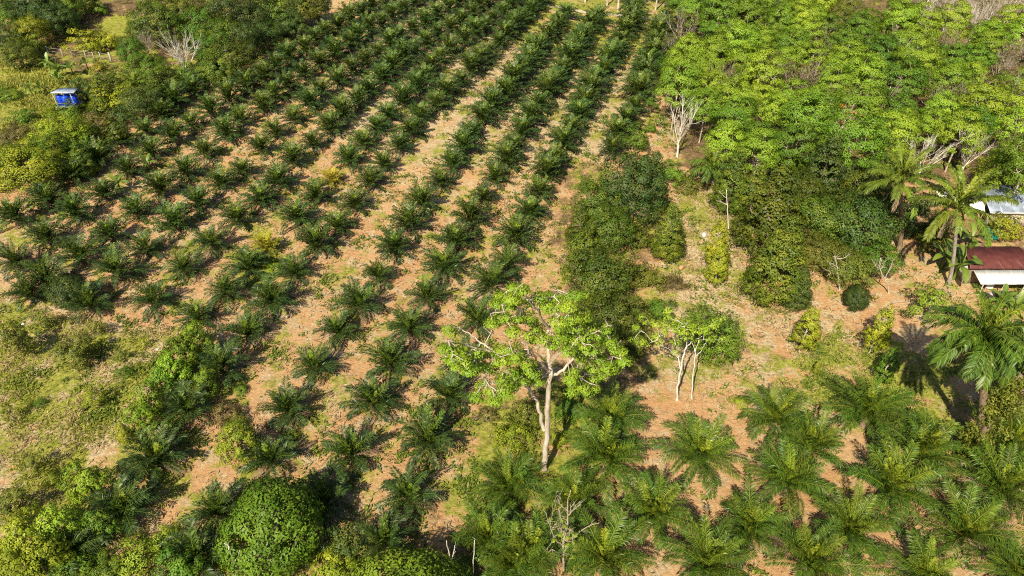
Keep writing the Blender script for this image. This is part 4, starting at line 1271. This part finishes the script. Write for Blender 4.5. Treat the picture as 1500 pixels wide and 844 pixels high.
# ------------------------------------------------------------------ the tall tree in the middle
def tall_tree():
    b = G(798, 688)
    rng = np.random.default_rng(8)
    yb = b[1]

    def W(x, y, dy=0):
        return PV(x, y, yb + dy) - b
    t = thing('tall_tree', 'tall pale barked tree with open lime crown in the middle', 'tree', b)
    g = Geo()

    def limb(pts, r):
        P = np.array([W(*p) for p in pts])
        n = len(P); u = np.linspace(0, 1, n); uu = np.linspace(0, 1, n * 3)
        Q = np.stack([np.interp(uu, u, P[:, i]) for i in range(3)], 1)
        Q[1:-1] += rng.normal(scale=.07, size=Q[1:-1].shape)
        tube(g, Q, np.interp(uu, u, r), 8)
        return Q
    base = W(798, 688); base[2] -= .3
    L = [limb([(798, 692), (800, 650), (802, 600), (804, 560), (806, 540)], [.34, .285, .26, .24, .23]),
         limb([(797, 630), (792, 605), (784, 588), (776, 571), (766, 561, -1), (748, 560, -2), (722, 560, -3), (705, 566, -3.5)], [.19, .18, .16, .14, .11, .08, .06, .03]),
         limb([(806, 552), (822, 543, .5), (840, 526, 1), (855, 517, 1.5), (872, 520, 2), (884, 532, 2.5)], [.16, .14, .12, .09, .07, .03]),
         limb([(806, 542), (804, 520), (803, 500, 1), (806, 478, 2), (810, 460, 3), (820, 445, 4), (834, 432, 5)], [.20, .17, .14, .11, .08, .06, .03]),
         limb([(804, 545), (790, 530, -.5), (778, 516, -1), (770, 505, -1.5), (765, 493, -2)], [.14, .12, .09, .07, .03]),
         limb([(804, 535), (818, 520, -1), (826, 512, -1.5), (846, 502, -2), (870, 488, -2)], [.12, .10, .08, .06, .03]),
         limb([(778, 520, -1), (750, 520, 0), (722, 511, 1.5), (704, 500, 2), (690, 490, 2.5), (668, 478, 3)], [.11, .10, .09, .08, .06, .04]),
         limb([(735, 515, 0), (705, 513, -1), (690, 508, -1.5), (672, 503, -2)], [.10, .09, .07, .04]),
         limb([(800, 505, 1), (780, 480, 2.5), (765, 455, 4), (750, 445, 5)], [.18, .14, .1, .05]),
         limb([(805, 485, 2), (790, 460, 0), (775, 440, -1)], [.14, .1, .05])]
    nodes = np.concatenate(L[1:])
    z = [(560, 100), (620, 120), (470, 160), (540, 180), (450, 220), (600, 200), (520, 240), (680, 230), (760, 170), (820, 180), (900, 190), (980, 170), (1040, 170), (440, 340), (500, 320), (420, 380), (600, 340), (560, 420), (680, 360), (740, 400), (800, 240), (870, 260), (960, 250), (1020, 320), (1060, 290), (880, 340), (950, 360), (900, 400), (1000, 400), (1080, 350), (1150, 390), (1230, 400), (760, 480), (680, 470), (840, 520), (900, 480), (960, 500), (1040, 480), (1110, 470), (1180, 470), (1260, 500), (1300, 540), (1340, 580), (1370, 640), (90, 440), (60, 550), (120, 560), (180, 600), (100, 640), (160, 680), (220, 660), (280, 600), (340, 590), (300, 680), (360, 700), (430, 580), (480, 560), (560, 580), (500, 640), (420, 680), (600, 620), (640, 700), (700, 720), (560, 740), (480, 780), (740, 790), (680, 660), (340, 800), (250, 720), (1060, 620), (1120, 600), (1200, 620), (1250, 680), (1290, 700), (1000, 720), (980, 780), (1060, 790), (1130, 700), (1150, 780), (1220, 740), (960, 560), (1080, 540), (1180, 560), (390, 860), (300, 900), (480, 870), (420, 930), (560, 830), (640, 800), (1000, 850), (1080, 860), (1160, 850)]
    C, twigs = [], Geo()
    for x, y in z:
        for rep in range(4):
            px, py = 640 + (x + rng.normal(scale=14)) / 5, 400 + (y + rng.normal(scale=12)) / 5
            cands = [W(px, py, dy) for dy in rng.uniform(-6.5, 6.5, 4)]
            ds = [np.min(np.linalg.norm(nodes - c, axis=1)) for c in cands]
            c = cands[int(np.argmin(ds))]
            j = int(np.argmin(np.linalg.norm(nodes - c, axis=1)))
            C.append(c)
            m = (nodes[j] + c) / 2 + rng.normal(scale=.25, size=3) + [0, 0, .2]
            tube(g, [nodes[j], m, c], [.06, .04, .018], 4, cap=False)
            nodes = np.concatenate([nodes, [m]])
    C = np.array(C)
    gl = Geo()
    clumps(gl, C, rng.uniform(.4, .8, len(C)), 88, .20, rng, up=.9, flat=.5, aspect=.6)
    part('trunk', g.mesh('trunk', M['pale'], True), t)
    part('crown', gl.mesh('crown', leafmat('tall_tree_leaf', (.10, .21, .012), (.19, .32, .016), (.31, .40, .025))), t)


tall_tree()


def limb_tree(name, label, cat, base_px, limbs, clump_px, crad, per, leaf, mat, bark, depth_sp=1.5, seed=1, twigs=0):
    b = G(*base_px); rng = np.random.default_rng(seed)
    W = lambda x, y, dy=0: PV(x, y, b[1] + dy) - b
    t = thing(name, label, cat, b)
    g = Geo(); nodes = []
    for pts, r in limbs:
        P = np.array([W(*p) for p in pts]); n = len(P); u = np.linspace(0, 1, n); uu = np.linspace(0, 1, n * 3)
        Q = np.stack([np.interp(uu, u, P[:, i]) for i in range(3)], 1); Q[1:-1] += rng.normal(scale=.03, size=Q[1:-1].shape)
        tube(g, Q, np.interp(uu, u, np.linspace(r[0], r[1], n)), 6); nodes.append(Q)
    nodes = np.concatenate(nodes)
    C = []
    for x, y in clump_px:
        c = W(x, y, rng.uniform(-depth_sp, depth_sp)); C.append(c)
        j = int(np.argmin(np.linalg.norm(nodes - c, axis=1)))
        m = (nodes[j] + c) / 2 + rng.normal(scale=.12, size=3)
        tube(g, [nodes[j], m, c], [.03, .02, .012], 4, cap=False)
        nodes = np.concatenate([nodes, [m]])
    for k in range(twigs):      # leafless twigs rising from the boughs
        j = rng.integers(len(nodes) // 4, len(nodes))
        v = rng.normal(size=3) * .5 + [0, 0, .55]
        L = rng.uniform(.35, .9) * min(1.3, np.linalg.norm(nodes[-1] - nodes[0]) / 3)
        q = nodes[j] + v * L; m = nodes[j] + v * L * .5 + rng.normal(scale=.08, size=3)
        tube(g, [nodes[j], m, q], [.026, .018, .010], 4, cap=False)
        nodes = np.concatenate([nodes, [m]])
    part('trunk', g.mesh('trunk', M[bark], True), t)
    if per:
        gl = Geo(); clumps(gl, np.array(C), rng.uniform(*crad, len(C)), per, leaf, rng, up=.9, flat=.55)
        part('crown', gl.mesh('crown', M[mat]), t)
    return t


r7 = random.Random(9)
cl = [(r7.gauss(1000, 30), r7.gauss(480, 11)) for _ in range(46)] + [(940, 500), (948, 505), (955, 498), (935, 494), (965, 505), (1050, 470), (1058, 466), (1045, 478)]
limb_tree('slim_tree', 'left one of twin slim white trunks with lime leaves', 'tree', (991, 586),
          [([(991, 588), (993, 562), (997, 542), (1000, 525), (1006, 508)], (.14, .09)), ([(997, 541), (993, 520, .4), (991, 505, .6), (985, 492, 1)], (.08, .03)),
           ([(1006, 508), (1014, 500, .5), (1030, 492, 1), (1040, 484, 1)], (.055, .02)), ([(994, 525), (980, 512, -.5), (968, 505, -1), (955, 500, -1)], (.045, .02)), ([(1006, 508), (1005, 490, -.5), (1000, 475, -.8)], (.05, .02))],
          cl, (.35, .7), 40, .26, 'lime', 'white', 2.0, 3)
limb_tree('slim_tree', 'right one of twin slim white trunks, thinner', 'tree', (1013, 584),
          [([(1013, 586), (1015, 550), (1017, 530), (1019, 512), (1024, 498)], (.09, .05)), ([(1017, 525), (1026, 515), (1032, 504)], (.06, .02)), ([(1018, 515), (1014, 500), (1012, 490)], (.05, .02))],
          [(r7.gauss(1022, 14), r7.gauss(490, 7)) for _ in range(14)], (.3, .55), 32, .26, 'lime', 'white', 1.2, 4)
limb_tree('dead_tree', 'bare thin white tree with a few lime leaves at the bottom centre', 'bare tree', (826, 836),
          [([(826, 838), (825, 815), (826, 790), (832, 765), (832, 735), (836, 718)], (.12, .03)), ([(826, 808), (838, 792, .3), (848, 780, .5), (862, 770, .7), (878, 766, .8)], (.09, .02)),
           ([(826, 800), (815, 792, -.3), (806, 775, -.5), (800, 752, -.5)], (.07, .02)), ([(826, 795), (822, 770, .5), (818, 745, .6)], (.07, .02)), ([(832, 755), (842, 745), (850, 740)], (.05, .015)),
           ([(825, 812), (810, 806), (795, 812)], (.05, .015)), ([(832, 750), (822, 740), (815, 735)], (.05, .015))],
          [(r7.gauss(828, 11), r7.gauss(785, 14)) for _ in range(16)], (.15, .34), 14, .26, 'lime', 'twig', .8, 5, twigs=110)
for lb, base, pts, _n in [
        ('short white bare pole with a fork at the bottom edge', (659, 862), [([(659, 866), (659, 830), (657, 805), (654, 792)], (.12, .05)), ([(660, 828), (664, 812), (666, 799)], (.08, .03))], 1),
        ('single straight white bare pole at the bottom edge', (693, 858), [([(693, 862), (693, 830), (695, 792)], (.11, .05))], 1),
        ('white forked dead branch in front of the big round tree', (345, 862), [([(345, 866), (341, 835), (340, 815), (334, 798), (328, 796)], (.15, .05)), ([(341, 826), (349, 815), (351, 806)], (.09, .03)), ([(343, 845), (350, 832), (352, 824)], (.09, .03))], 1),
        ('white boughs of a half dead tree before the olive orchard tree', (1230, 425), [([(1230, 425), (1228, 405), (1226, 390), (1224, 378), (1222, 375)], (.16, .08)), ([(1227, 392), (1218, 386, -.5), (1212, 383, -1)], (.1, .04)), ([(1226, 396), (1238, 398, .4), (1242, 408, .6)], (.09, .03)), ([(1224, 380), (1236, 378, .4), (1246, 372, .6)], (.09, .03)), ([(1228, 402), (1218, 400), (1210, 405)], (.08, .03))], 2),
        ('crooked pale limbs beside the bare yard', (1302, 430), [([(1302, 430), (1300, 415), (1292, 402), (1288, 388), (1290, 378)], (.15, .06)), ([(1296, 408), (1302, 396), (1306, 388)], (.09, .03)), ([(1290, 395), (1283, 390), (1281, 384)], (.08, .03))], 2),
        ('white painted trunk with side boughs at the back of the clearing', (1067, 335), [([(1067, 335), (1066, 315), (1065, 295), (1064, 278)], (.16, .1)), ([(1065, 300), (1056, 296, -.4), (1049, 294, -.8)], (.1, .04)), ([(1064, 290), (1058, 286), (1054, 280)], (.07, .03))], 1),
        ('small white stick fork at the foot of the dense dark tree', (101, 458), [([(101, 458), (99, 450), (97, 444)], (.09, .04)), ([(99, 452), (94, 450), (90, 449)], (.05, .03)), ([(98, 448), (101, 443)], (.05, .03))], 1)]:
    pts = [(a, (q[0] * .7, q[1] * .6)) for a, q in pts]
    limb_tree('dead_branch', lb, 'dead branch', base, pts, [], (.1, .2), 0, .2, 'lime', 'pale' if _n > 1 else 'white', seed=6, twigs=20 * _n if _n > 1 else 3)


# vine covered trunk
def vine_column():
    b = G(1413, 674); rng = np.random.default_rng(31)
    t = thing('vine_covered_trunk', 'old trunk wrapped in hanging vines under the tall oil palm', 'tree', b)
    H = (PV(1411, 548, b[1]) - b)[2]
    g = Geo(); tube(g, [(0, 0, -.3), (.1, 0, H * .5), (0, 0, H)], [.4, .34, .25], 8)
    part('trunk', g.mesh('trunk', M['palmtrunk'], True), t)
    C = np.array([[rng.normal(scale=.6), rng.normal(scale=.6), rng.uniform(.2, H)] for _ in range(190)])
    gl = Geo(); clumps(gl, C, rng.uniform(.35, .75, len(C)), 48, .26, rng, cut=-.9, up=.3, flat=1.2)
    part('vines', gl.mesh('vines', M['olive']), t)


vine_column()


# ------------------------------------------------------------------ bananas
def banana_leaf(L, W_, e0, e1, seed):
    rng = np.random.default_rng(seed); n = 8
    t = np.linspace(0, 1, n); ang = np.radians(e0 + (e1 - e0) * t ** 1.2)
    X = np.concatenate([[0], np.cumsum(np.cos(ang[1:]) * L / (n - 1))]); Z = np.concatenate([[0], np.cumsum(np.sin(ang[1:]) * L / (n - 1))])
    wd = W_ * np.clip(np.sin(math.pi * np.clip((t - .08) / .95, 0, 1)) ** .6, .04, 1) * rng.uniform(.85, 1.1, n)
    V = np.concatenate([np.stack([X, wd, Z + wd * .35], 1), np.stack([X, 0 * X, Z], 1), np.stack([X, -wd, Z + wd * .35], 1)])
    F = [(i, i + 1, n + i + 1, n + i) for i in range(n - 1)] + [(n + i, n + i + 1, 2 * n + i + 1, 2 * n + i) for i in range(n - 1)]
    T = np.concatenate([rng.uniform(.3, .7, n), np.full(n, .85), rng.uniform(.3, .7, n)])
    return Geo().add(V, F, T).mesh('banana_leaf', M['banana'])


BL = [banana_leaf(2.3, .36, e0, e1, i) for i, (e0, e1) in enumerate([(80, 55), (65, 5), (50, -30), (30, -60)])]
gs = Geo(); tube(gs, [(0, 0, -.2), (.03, 0, .8), (0, 0, 1.7)], [.16, .13, .09], 6)
BST = gs.mesh('banana_stem', M['weed'])


def banana(x, y, sc, label):
    t = thing('banana_plant', label, 'banana plant', G(x, y, 2 * sc), RND.uniform(0, 6), 'banana plants', (sc,) * 3)
    part('stem', BST, t)
    a = 0
    for i in [0, 1, 1, 2, 2, 2, 3, 3]:
        a += 2.4; part('leaf', BL[i], t, (0, 0, 1.6), (0, RND.gauss(0, .1), a))


for x, y, sc, lb in [(16, 88, 1.2, 'leftmost banana plant by the far left hedge'), (28, 87, 1.1, 'banana plant just right of the leftmost one'),
                     (69, 90, 1.1, 'banana plant in front of the left part of the fence'), (82, 99, 1.3, 'broad banana plant above the tank shelter'),
                     (103, 98, 1.1, 'banana plant above right of the tank shelter'), (125, 91, 1.0, 'banana plant right under the fence'),
                     (42, 127, 1.0, 'banana plant on the hill left of the shelter'), (57, 128, 1.0, 'banana plant on the hill nearest the shelter, left side'),
                     (103, 173, 1.0, 'banana plant below the shelter legs'), (84, 114, 1.0, 'small banana plant right behind the shelter roof'),
                     (215, 237, .9, 'bright banana plant between palms of the left rows'), (172, 266, 1.0, 'yellowish banana plant between palms of the left rows'),
                     (1388, 372, 1.3, 'banana plant left of the coconut trunk'), (1408, 385, 1.5, 'broad leaved banana plant beside the maroon roof'), (1413, 372, 1.3, 'banana plant behind the maroon roof corner'),
                     (1262, 352, 1.1, 'banana leaves among the orchard trees'), (1425, 345, 1.2, 'banana plant in front of the green tarp'), (1470, 436, 1.0, 'banana plant in front of the house awning'),
                     (918, 452, 1.2, 'banana plant with one upright leaf in the brush'), (1490, 445, 1.0, 'banana plant at the right edge below the house')]:
    banana(x, y, sc, lb)


# ------------------------------------------------------------------ buildings and small things
def corrugated(name, A, B, C, D, mat, n=24, amp=.035, thick=.03):
    """sheet with ribs running from edge AB to edge DC"""
    A, B, C, D = map(np.asarray, (A, B, C, D))
    u = np.linspace(0, 1, n * 2 + 1)
    nr = np.cross(B - A, D - A); nr = nr / np.linalg.norm(nr); nr = nr if nr[2] > 0 else -nr
    off = (np.arange(n * 2 + 1) % 2)[:, None] * amp * nr
    top0 = A + (B - A) * u[:, None] + off; top1 = D + (C - D) * u[:, None] + off
    V = np.concatenate([top0, top1, top0 - nr * thick, top1 - nr * thick]); k = n * 2 + 1
    F = [(i, i + 1, k + i + 1, k + i) for i in range(k - 1)] + [(2 * k + i, 3 * k + i, 3 * k + i + 1, 2 * k + i + 1) for i in range(k - 1)]
    F += [(i, 2 * k + i, 2 * k + i + 1, i + 1) for i in range(k - 1)] + [(k + i, k + i + 1, 3 * k + i + 1, 3 * k + i) for i in range(k - 1)]
    F += [(0, k, 3 * k, 2 * k), (k - 1, 3 * k - 1, 4 * k - 1, 2 * k - 1)]
    return Geo().add(V, F).mesh(name, mat)


def sheets(o, A, B, C, D, mat, count, name='roof_sheet'):
    """a roof laid as separate ribbed sheets side by side, each a little proud of the next"""
    A, B, C, D = map(np.asarray, (A, B, C, D))
    for i in range(count):
        u0, u1 = i / count, (i + 1) / count + .012
        z = np.array([0, 0, .035 * (i % 2)])
        part(name, corrugated(name, A + (B - A) * u0 + z, A + (B - A) * u1 + z, D + (C - D) * u1 + z, D + (C - D) * u0 + z, mat, 7), o)


def house():
    b = G(1440, 424)
    o = thing('house', 'small house with maroon roof and white awning at the right edge', 'house', b)
    at = lambda x, y, z: np.array([*G(x, y, z)[:2], b[2] + z]) - b
    # front eave, ridge line behind, awning in front
    fl, fr = at(1422, 394, 2.9), at(1532, 394, 2.9)
    bl, br = at(1412, 361, 3.7), at(1492, 361, 3.7)
    sheets(o, bl, br, fr, fl, M['maroon'], 7)
    al, ar = at(1426, 396, 2.65), at(1532, 396, 2.65)
    cl_, cr = at(1437, 417, 2.2), at(1540, 417, 2.2)
    sheets(o, al, ar, cr, cl_, M['whiteroof'], 6, 'awning_sheet')
    g = Geo(); x0, x1 = fl[0] + .35, fr[0]
    y0, y1 = al[1] + .45, bl[1] - .5
    zb = lambda s: min(s, 2.6)
    box(g, (x0, y0, -.3), (x1, y0 + .16, 2.45))
    part('front_wall', g.mesh('wall', M['wood']), o)
    g = Geo(); box(g, (x0, y0 + .165, -.3), (x0 + .16, y1, 2.5)); part('side_wall', g.mesh('wall', M['concrete']), o)
    g = Geo(); box(g, (x0, y1 + .005, -.3), (x1, y1 + .15, 3.1)); part('back_wall', g.mesh('wall', M['wood']), o)
    for i in range(4):
        u = i / 3; q = cl_ + (cr - cl_) * (.06 + .9 * u)
        g = Geo(); tube(g, [(q[0], q[1] + .25, -.2), (q[0], q[1] + .25, q[2] - .03)], .07, 6); part('awning_post', g.mesh('post', M['paintedpost']), o)
    g = Geo(); box(g, (cl_[0] + 1.9, cl_[1] - .3, -.2), (cr[0], cl_[1] + .9, .28)); part('doorstep', g.mesh('doorstep', M['concrete']), o)
    g = Geo(); box(g, (x0 + 2.4, y0 - .05, 0), (x0 + 3.3, y0 - .003, 2.0)); part('door', g.mesh('door', M['brick']), o)
    g = Geo(); box(g, (x0 + 4.6, y0 - .06, .9), (x0 + 5.8, y0 - .003, 1.9)); part('window', g.mesh('window', M['zinc']), o)
    s = G(1447, 425)
    t = thing('white_sheet', 'white cloth sheet hanging under the awning edge', 'cloth', s)
    gg = Geo(); V = []; n = 7
    for k in range(n):
        for z in (.25, 1.25): V.append((k * .17 - .5, .05 * math.sin(k * 1.7), z + .04 * math.sin(k)))
    V2 = V + [(x, y + .02, z) for x, y, z in V]
    F = [(2 * k, 2 * k + 2, 2 * k + 3, 2 * k + 1) for k in range(n - 1)]; F += [(a + 2 * n, d + 2 * n, c + 2 * n, b_ + 2 * n) for a, b_, c, d in F]
    gg.add(V2, F); part('cloth', gg.mesh('cloth', M['whiteplastic']), t)
    for sx in (-.5, .52):
        gp = Geo(); tube(gp, [(sx, .05, -.2), (sx, .05, 1.35)], .035, 6); part('pole', gp.mesh('pole', M['wood']), t)


house()


def shed():
    b = G(1475, 318)
    o = thing('shed', 'long shed with grey blue metal roof behind the coconut palm', 'shed', b)
    at = lambda x, y, z: np.array([*G(x, y, z)[:2], b[2] + z]) - b
    A, B, C, D = at(1436, 272, 4.0), at(1540, 272, 4.0), at(1550, 311, 2.9), at(1452, 311, 2.9)
    sheets(o, A, B, C, D, M['zinc'], 6)
    g = Geo(); box(g, (D[0] + .3, D[1] + .6, -.3), (C[0], D[1] + .76, 2.8)); part('front_wall', g.mesh('wall', M['concrete']), o)
    g = Geo(); box(g, (A[0] + 1.6, D[1] + .77, -.3), (A[0] + 1.75, A[1] - .4, 2.9)); part('side_wall', g.mesh('wall', M['wood']), o)
    g = Geo(); box(g, (A[0] + 1.6, A[1] - .39, -.3), (B[0], A[1] - .25, 3.7)); part('back_wall', g.mesh('wall', M['wood']), o)
    g = Geo(); box(g, (D[0] + .2, D[1] - .03, 2.86), (C[0], D[1] + .09, 2.97)); part('gutter', g.mesh('gutter', M['whiteroof']), o)
    # low lean-to with white sheet left of the shed
    c = G(1412, 318)
    q = thing('lean_to', 'low lean-to with white roof sheets behind the coconut fronds', 'shed', c)
    at2 = lambda x, y, z: np.array([*G(x, y, z)[:2], c[2] + z]) - c
    A, B, C, D = at2(1370, 279, 2.6), at2(1440, 290, 2.6), at2(1442, 310, 2.2), at2(1376, 288, 2.2)
    sheets(q, A, B, C, D, M['whiteroof'], 4)
    for p in (A, B, C, D):
        g = Geo(); tube(g, [(p[0] * .96, p[1], -.3), (p[0] * .96, p[1], p[2] - .05)], .07, 6); part('post', g.mesh('post', M['wood']), q)
    d = G(1452, 352)
    tp = thing('tarp_screen', 'sloping green tarp screen beside the shed', 'tarp', d)
    n = 8; V = []
    for i in range(n):
        for j in range(2):
            V.append((-1.8 + i * .5, j * 1.2 + .08 * math.sin(i * 2), 2.9 * j + .25 - .12 * (i % 2) - i * .12 * j))
    V2 = V + [(x, y + .03, z + .02) for x, y, z in V]
    F = [(2 * k, 2 * k + 2, 2 * k + 3, 2 * k + 1) for k in range(n - 1)]; F += [(a + 2 * n, dd + 2 * n, cc + 2 * n, bb + 2 * n) for a, bb, cc, dd in F]
    part('tarp', Geo().add(V2, F).mesh('tarp', M['tarp']), tp)
    tp.scale = (.6, .6, .6)
    for sx in (-1.8, 1.7):
        g = Geo(); tube(g, [(sx, 1.26, -.2), (sx, 1.26, 3.0 if sx < 0 else 2.2)], .06, 6); part('pole', g.mesh('pole', M['wood']), tp)


shed()


def tank_shelter():
    b = G(107, 163)
    k = depth(b) / FOC
    o = thing('tank_shelter', 'raised stand with slanting grey roof over blue tanks on the hill', 'shelter', b)
    W_, D_ = 29 * k, 3.4
    ph = 1.6
    sx, sy = W_ * .43, D_ * .40
    for i, (x, y) in enumerate([(-sx, -sy), (sx, -sy), (sx, sy), (-sx, sy)]):
        g = Geo(); tube(g, [(x, y, -.4), (x, y, ph + 2.85 + (-.12 if y > 0 else .06))], .07, 6); part('leg', g.mesh('post', M['paintedpost']), o)
    for i in range(9):      # platform boards
        y = -sy - .1 + i * (2 * sy + .2) / 9
        g = Geo(); box(g, (-sx - .35, y, ph - .1), (sx + .35, y + (2 * sy + .2) / 9 - .03, ph - .02 + .004 * (i % 2))); part('board', g.mesh('board', M['paintedpost']), o)
    for y in (-sy, sy):
        g = Geo(); tube(g, [(-sx - .5, y - .1, ph + .75), (sx + .5, y - .1, ph + .75)], .055, 6); part('rail', g.mesh('rail', M['paintedpost']), o)
        g = Geo(); tube(g, [(-sx - .5, y - .1, ph - .18), (sx + .5, y - .1, ph - .18)], .08, 6); part('beam', g.mesh('beam', M['paintedpost']), o)
    A, B, C, D = (-W_ * .44, D_ * .48, ph + 2.80), (W_ * .46, D_ * .48, ph + 2.76), (W_ * .66, -D_ * .48, ph + 3.0), (-W_ * .50, -D_ * .48, ph + 3.02)
    sheets(o, A, B, C, D, M['zinc'], 4)
    g = Geo()
    r = W_ * .165
    prof = [(0, .0), (r * .98, .0), (r, .08), (r, .5), (r * 1.03, .55), (r, .6), (r, 1.2), (r * 1.03, 1.25), (r, 1.3), (r, 1.85), (r * .9, 2.0), (r * .55, 2.12), (r * .3, 2.15), (r * .3, 2.25), (0.01, 2.27)]
    tube(g, [(0, 0, z) for _, z in prof], [max(x, .01) for x, _ in prof], 16, cap=False)
    tm = g.mesh('water_tank', M['bluetank'], True)
    g = Geo(); tube(g, [(0, 0, 0), (0, 0, .1), (0, 0, .14)], [r * .34, r * .34, r * .1], 12, cap=False); lid = g.mesh('lid', M['bluetank'])
    names = ['blue water tank at the left of the hill shelter, front', 'blue water tank at the front middle of the hill shelter', 'blue water tank at the right of the hill shelter', 'blue water tank at the back of the hill shelter']
    for (x, y), lb in zip([(-sx * .72, -sy * .3), (.1, -sy * .6), (sx * .78, -sy * .1), (-.25, sy * .65)], names):
        q = thing('water_tank', lb, 'water tank', b + [x, y, ph + .0], RND.uniform(0, 3), 'blue water tanks')
        part('tank_body', tm, q); part('lid', lid, q, (0, 0, 2.22))


tank_shelter()


def fence():
    P = [G(x, y) for x, y in [(72, 80), (93, 83), (107, 84), (127, 86), (139, 88), (149, 88), (164, 91)]]
    o = thing('fence', 'white post and rail fence behind the banana plants', 'fence', P[0])
    Hh = 2.0
    for i, p in enumerate(P):
        q = p - P[0]; g = Geo(); r = .15 if i == len(P) - 1 else .075
        box(g, (q[0] - r, q[1] - r, q[2] - .4), (q[0] + r, q[1] + r, q[2] + Hh + (.4 if i == len(P) - 1 else 0))); part('post', g.mesh('post', M['paintedpost']), o)
    for a, c in zip(P[:-1], P[1:]):
        for z in (.95, 1.8):
            g = Geo(); tube(g, [a - P[0] + [0, -.12, z], c - P[0] + [0, -.12, z]], .045, 4); part('rail', g.mesh('rail', M['paintedpost']), o)
    p = G(111, 25)
    t = thing('utility_post', 'white utility post on the brown bank, upper left', 'post', p)
    g = Geo(); tube(g, [(0, 0, -.4), (0, 0, 3.6)], [.11, .09], 6); part('shaft', g.mesh('shaft', M['paintedpost']), t)
    g = Geo(); box(g, (-.35, -.06, 3.3), (.35, .06, 3.42)); part('crossarm', g.mesh('crossarm', M['paintedpost']), t)
    p = G(1482, 66)
    t = thing('roofed_post', 'small white roof on a post above the far grove', 'shelter', p)
    hh = (PV(1482, 54, p[1]) - p)[2]
    hh = max(hh, 9.0)
    for x, y in ((-.8, -.8), (.8, -.8), (.8, .8), (-.8, .8)):
        g = Geo(); tube(g, [(x, y, -.3), (x, y, hh)], .13, 6); part('post', g.mesh('post', M['paintedpost']), t)
    A, B, C, D = (-1.7, 1.5, hh), (1.7, 1.5, hh), (1.7, 0, hh + .9), (-1.7, 0, hh + .9)
    part('roof_sheet', corrugated('roof_sheet', D, C, B, A, M['whiteroof'], 9), t)
    part('roof_sheet', corrugated('roof_sheet', D, C, (1.7, -1.5, hh), (-1.7, -1.5, hh), M['whiteroof'], 9), t, (0, -.005, .002))


fence()


def sack(x, y, s, mat, label, cat, name):
    rng = np.random.default_rng(int(x))
    p = G(x, y)
    g = Geo(); u = np.linspace(0, 1, 6)
    tube(g, [(-.6 * s, 0, .22 * s), (-.45 * s, 0, .26 * s), (-.1 * s, .05, .3 * s), (.25 * s, 0, .28 * s), (.5 * s, 0, .24 * s), (.68 * s, .05, .3 * s)], np.array([.08, .3, .36, .34, .22, .06]) * s, 8)
    o = part(name, g.mesh(name, M[mat], True), None, p, (0, 0, RND.uniform(0, 3)))
    tag(o, label, cat)


sack(1031, 346, .9, 'whiteplastic', 'white plastic sack lying on the dry orchard clearing', 'sack', 'sack')
sack(998, 394, .9, 'tan', 'orange tan sack on the clearing below the single durian', 'sack', 'sack')
sack(232, 512, .35, 'whiteplastic', 'pale plastic scrap near the hedge head on the meadow', 'litter', 'plastic_scrap')
sack(34, 476, .35, 'whiteplastic', 'pale plastic scrap at the left of the meadow', 'litter', 'plastic_scrap')
sack(486, 276, .5, 'whiteplastic', 'tiny white scrap below the yellowing palm', 'litter', 'plastic_scrap')
for i, (x, y, L, a, lb) in enumerate([(1316, 444, 2.2, .1, 'pale fallen log on the bare yard'), (430, 612, 2.4, -.5, 'grey fallen frond stalk below a palm of the near rows'), (1275, 433, 1.6, .5, 'short pale log beside the small round tree')]):
    g = Geo(); tube(g, [(-L / 2, 0, .1), (0, .1, .13), (L / 2, 0, .1)], [.1, .09, .05], 6)
    tag(part('fallen_log', g.mesh('fallen_log', M['pale']), None, G(x, y), (0, 0, a)), lb, 'log')
print('objects', len(S.objects), 'verts', sum(len(m.vertices) for m in bpy.data.meshes))
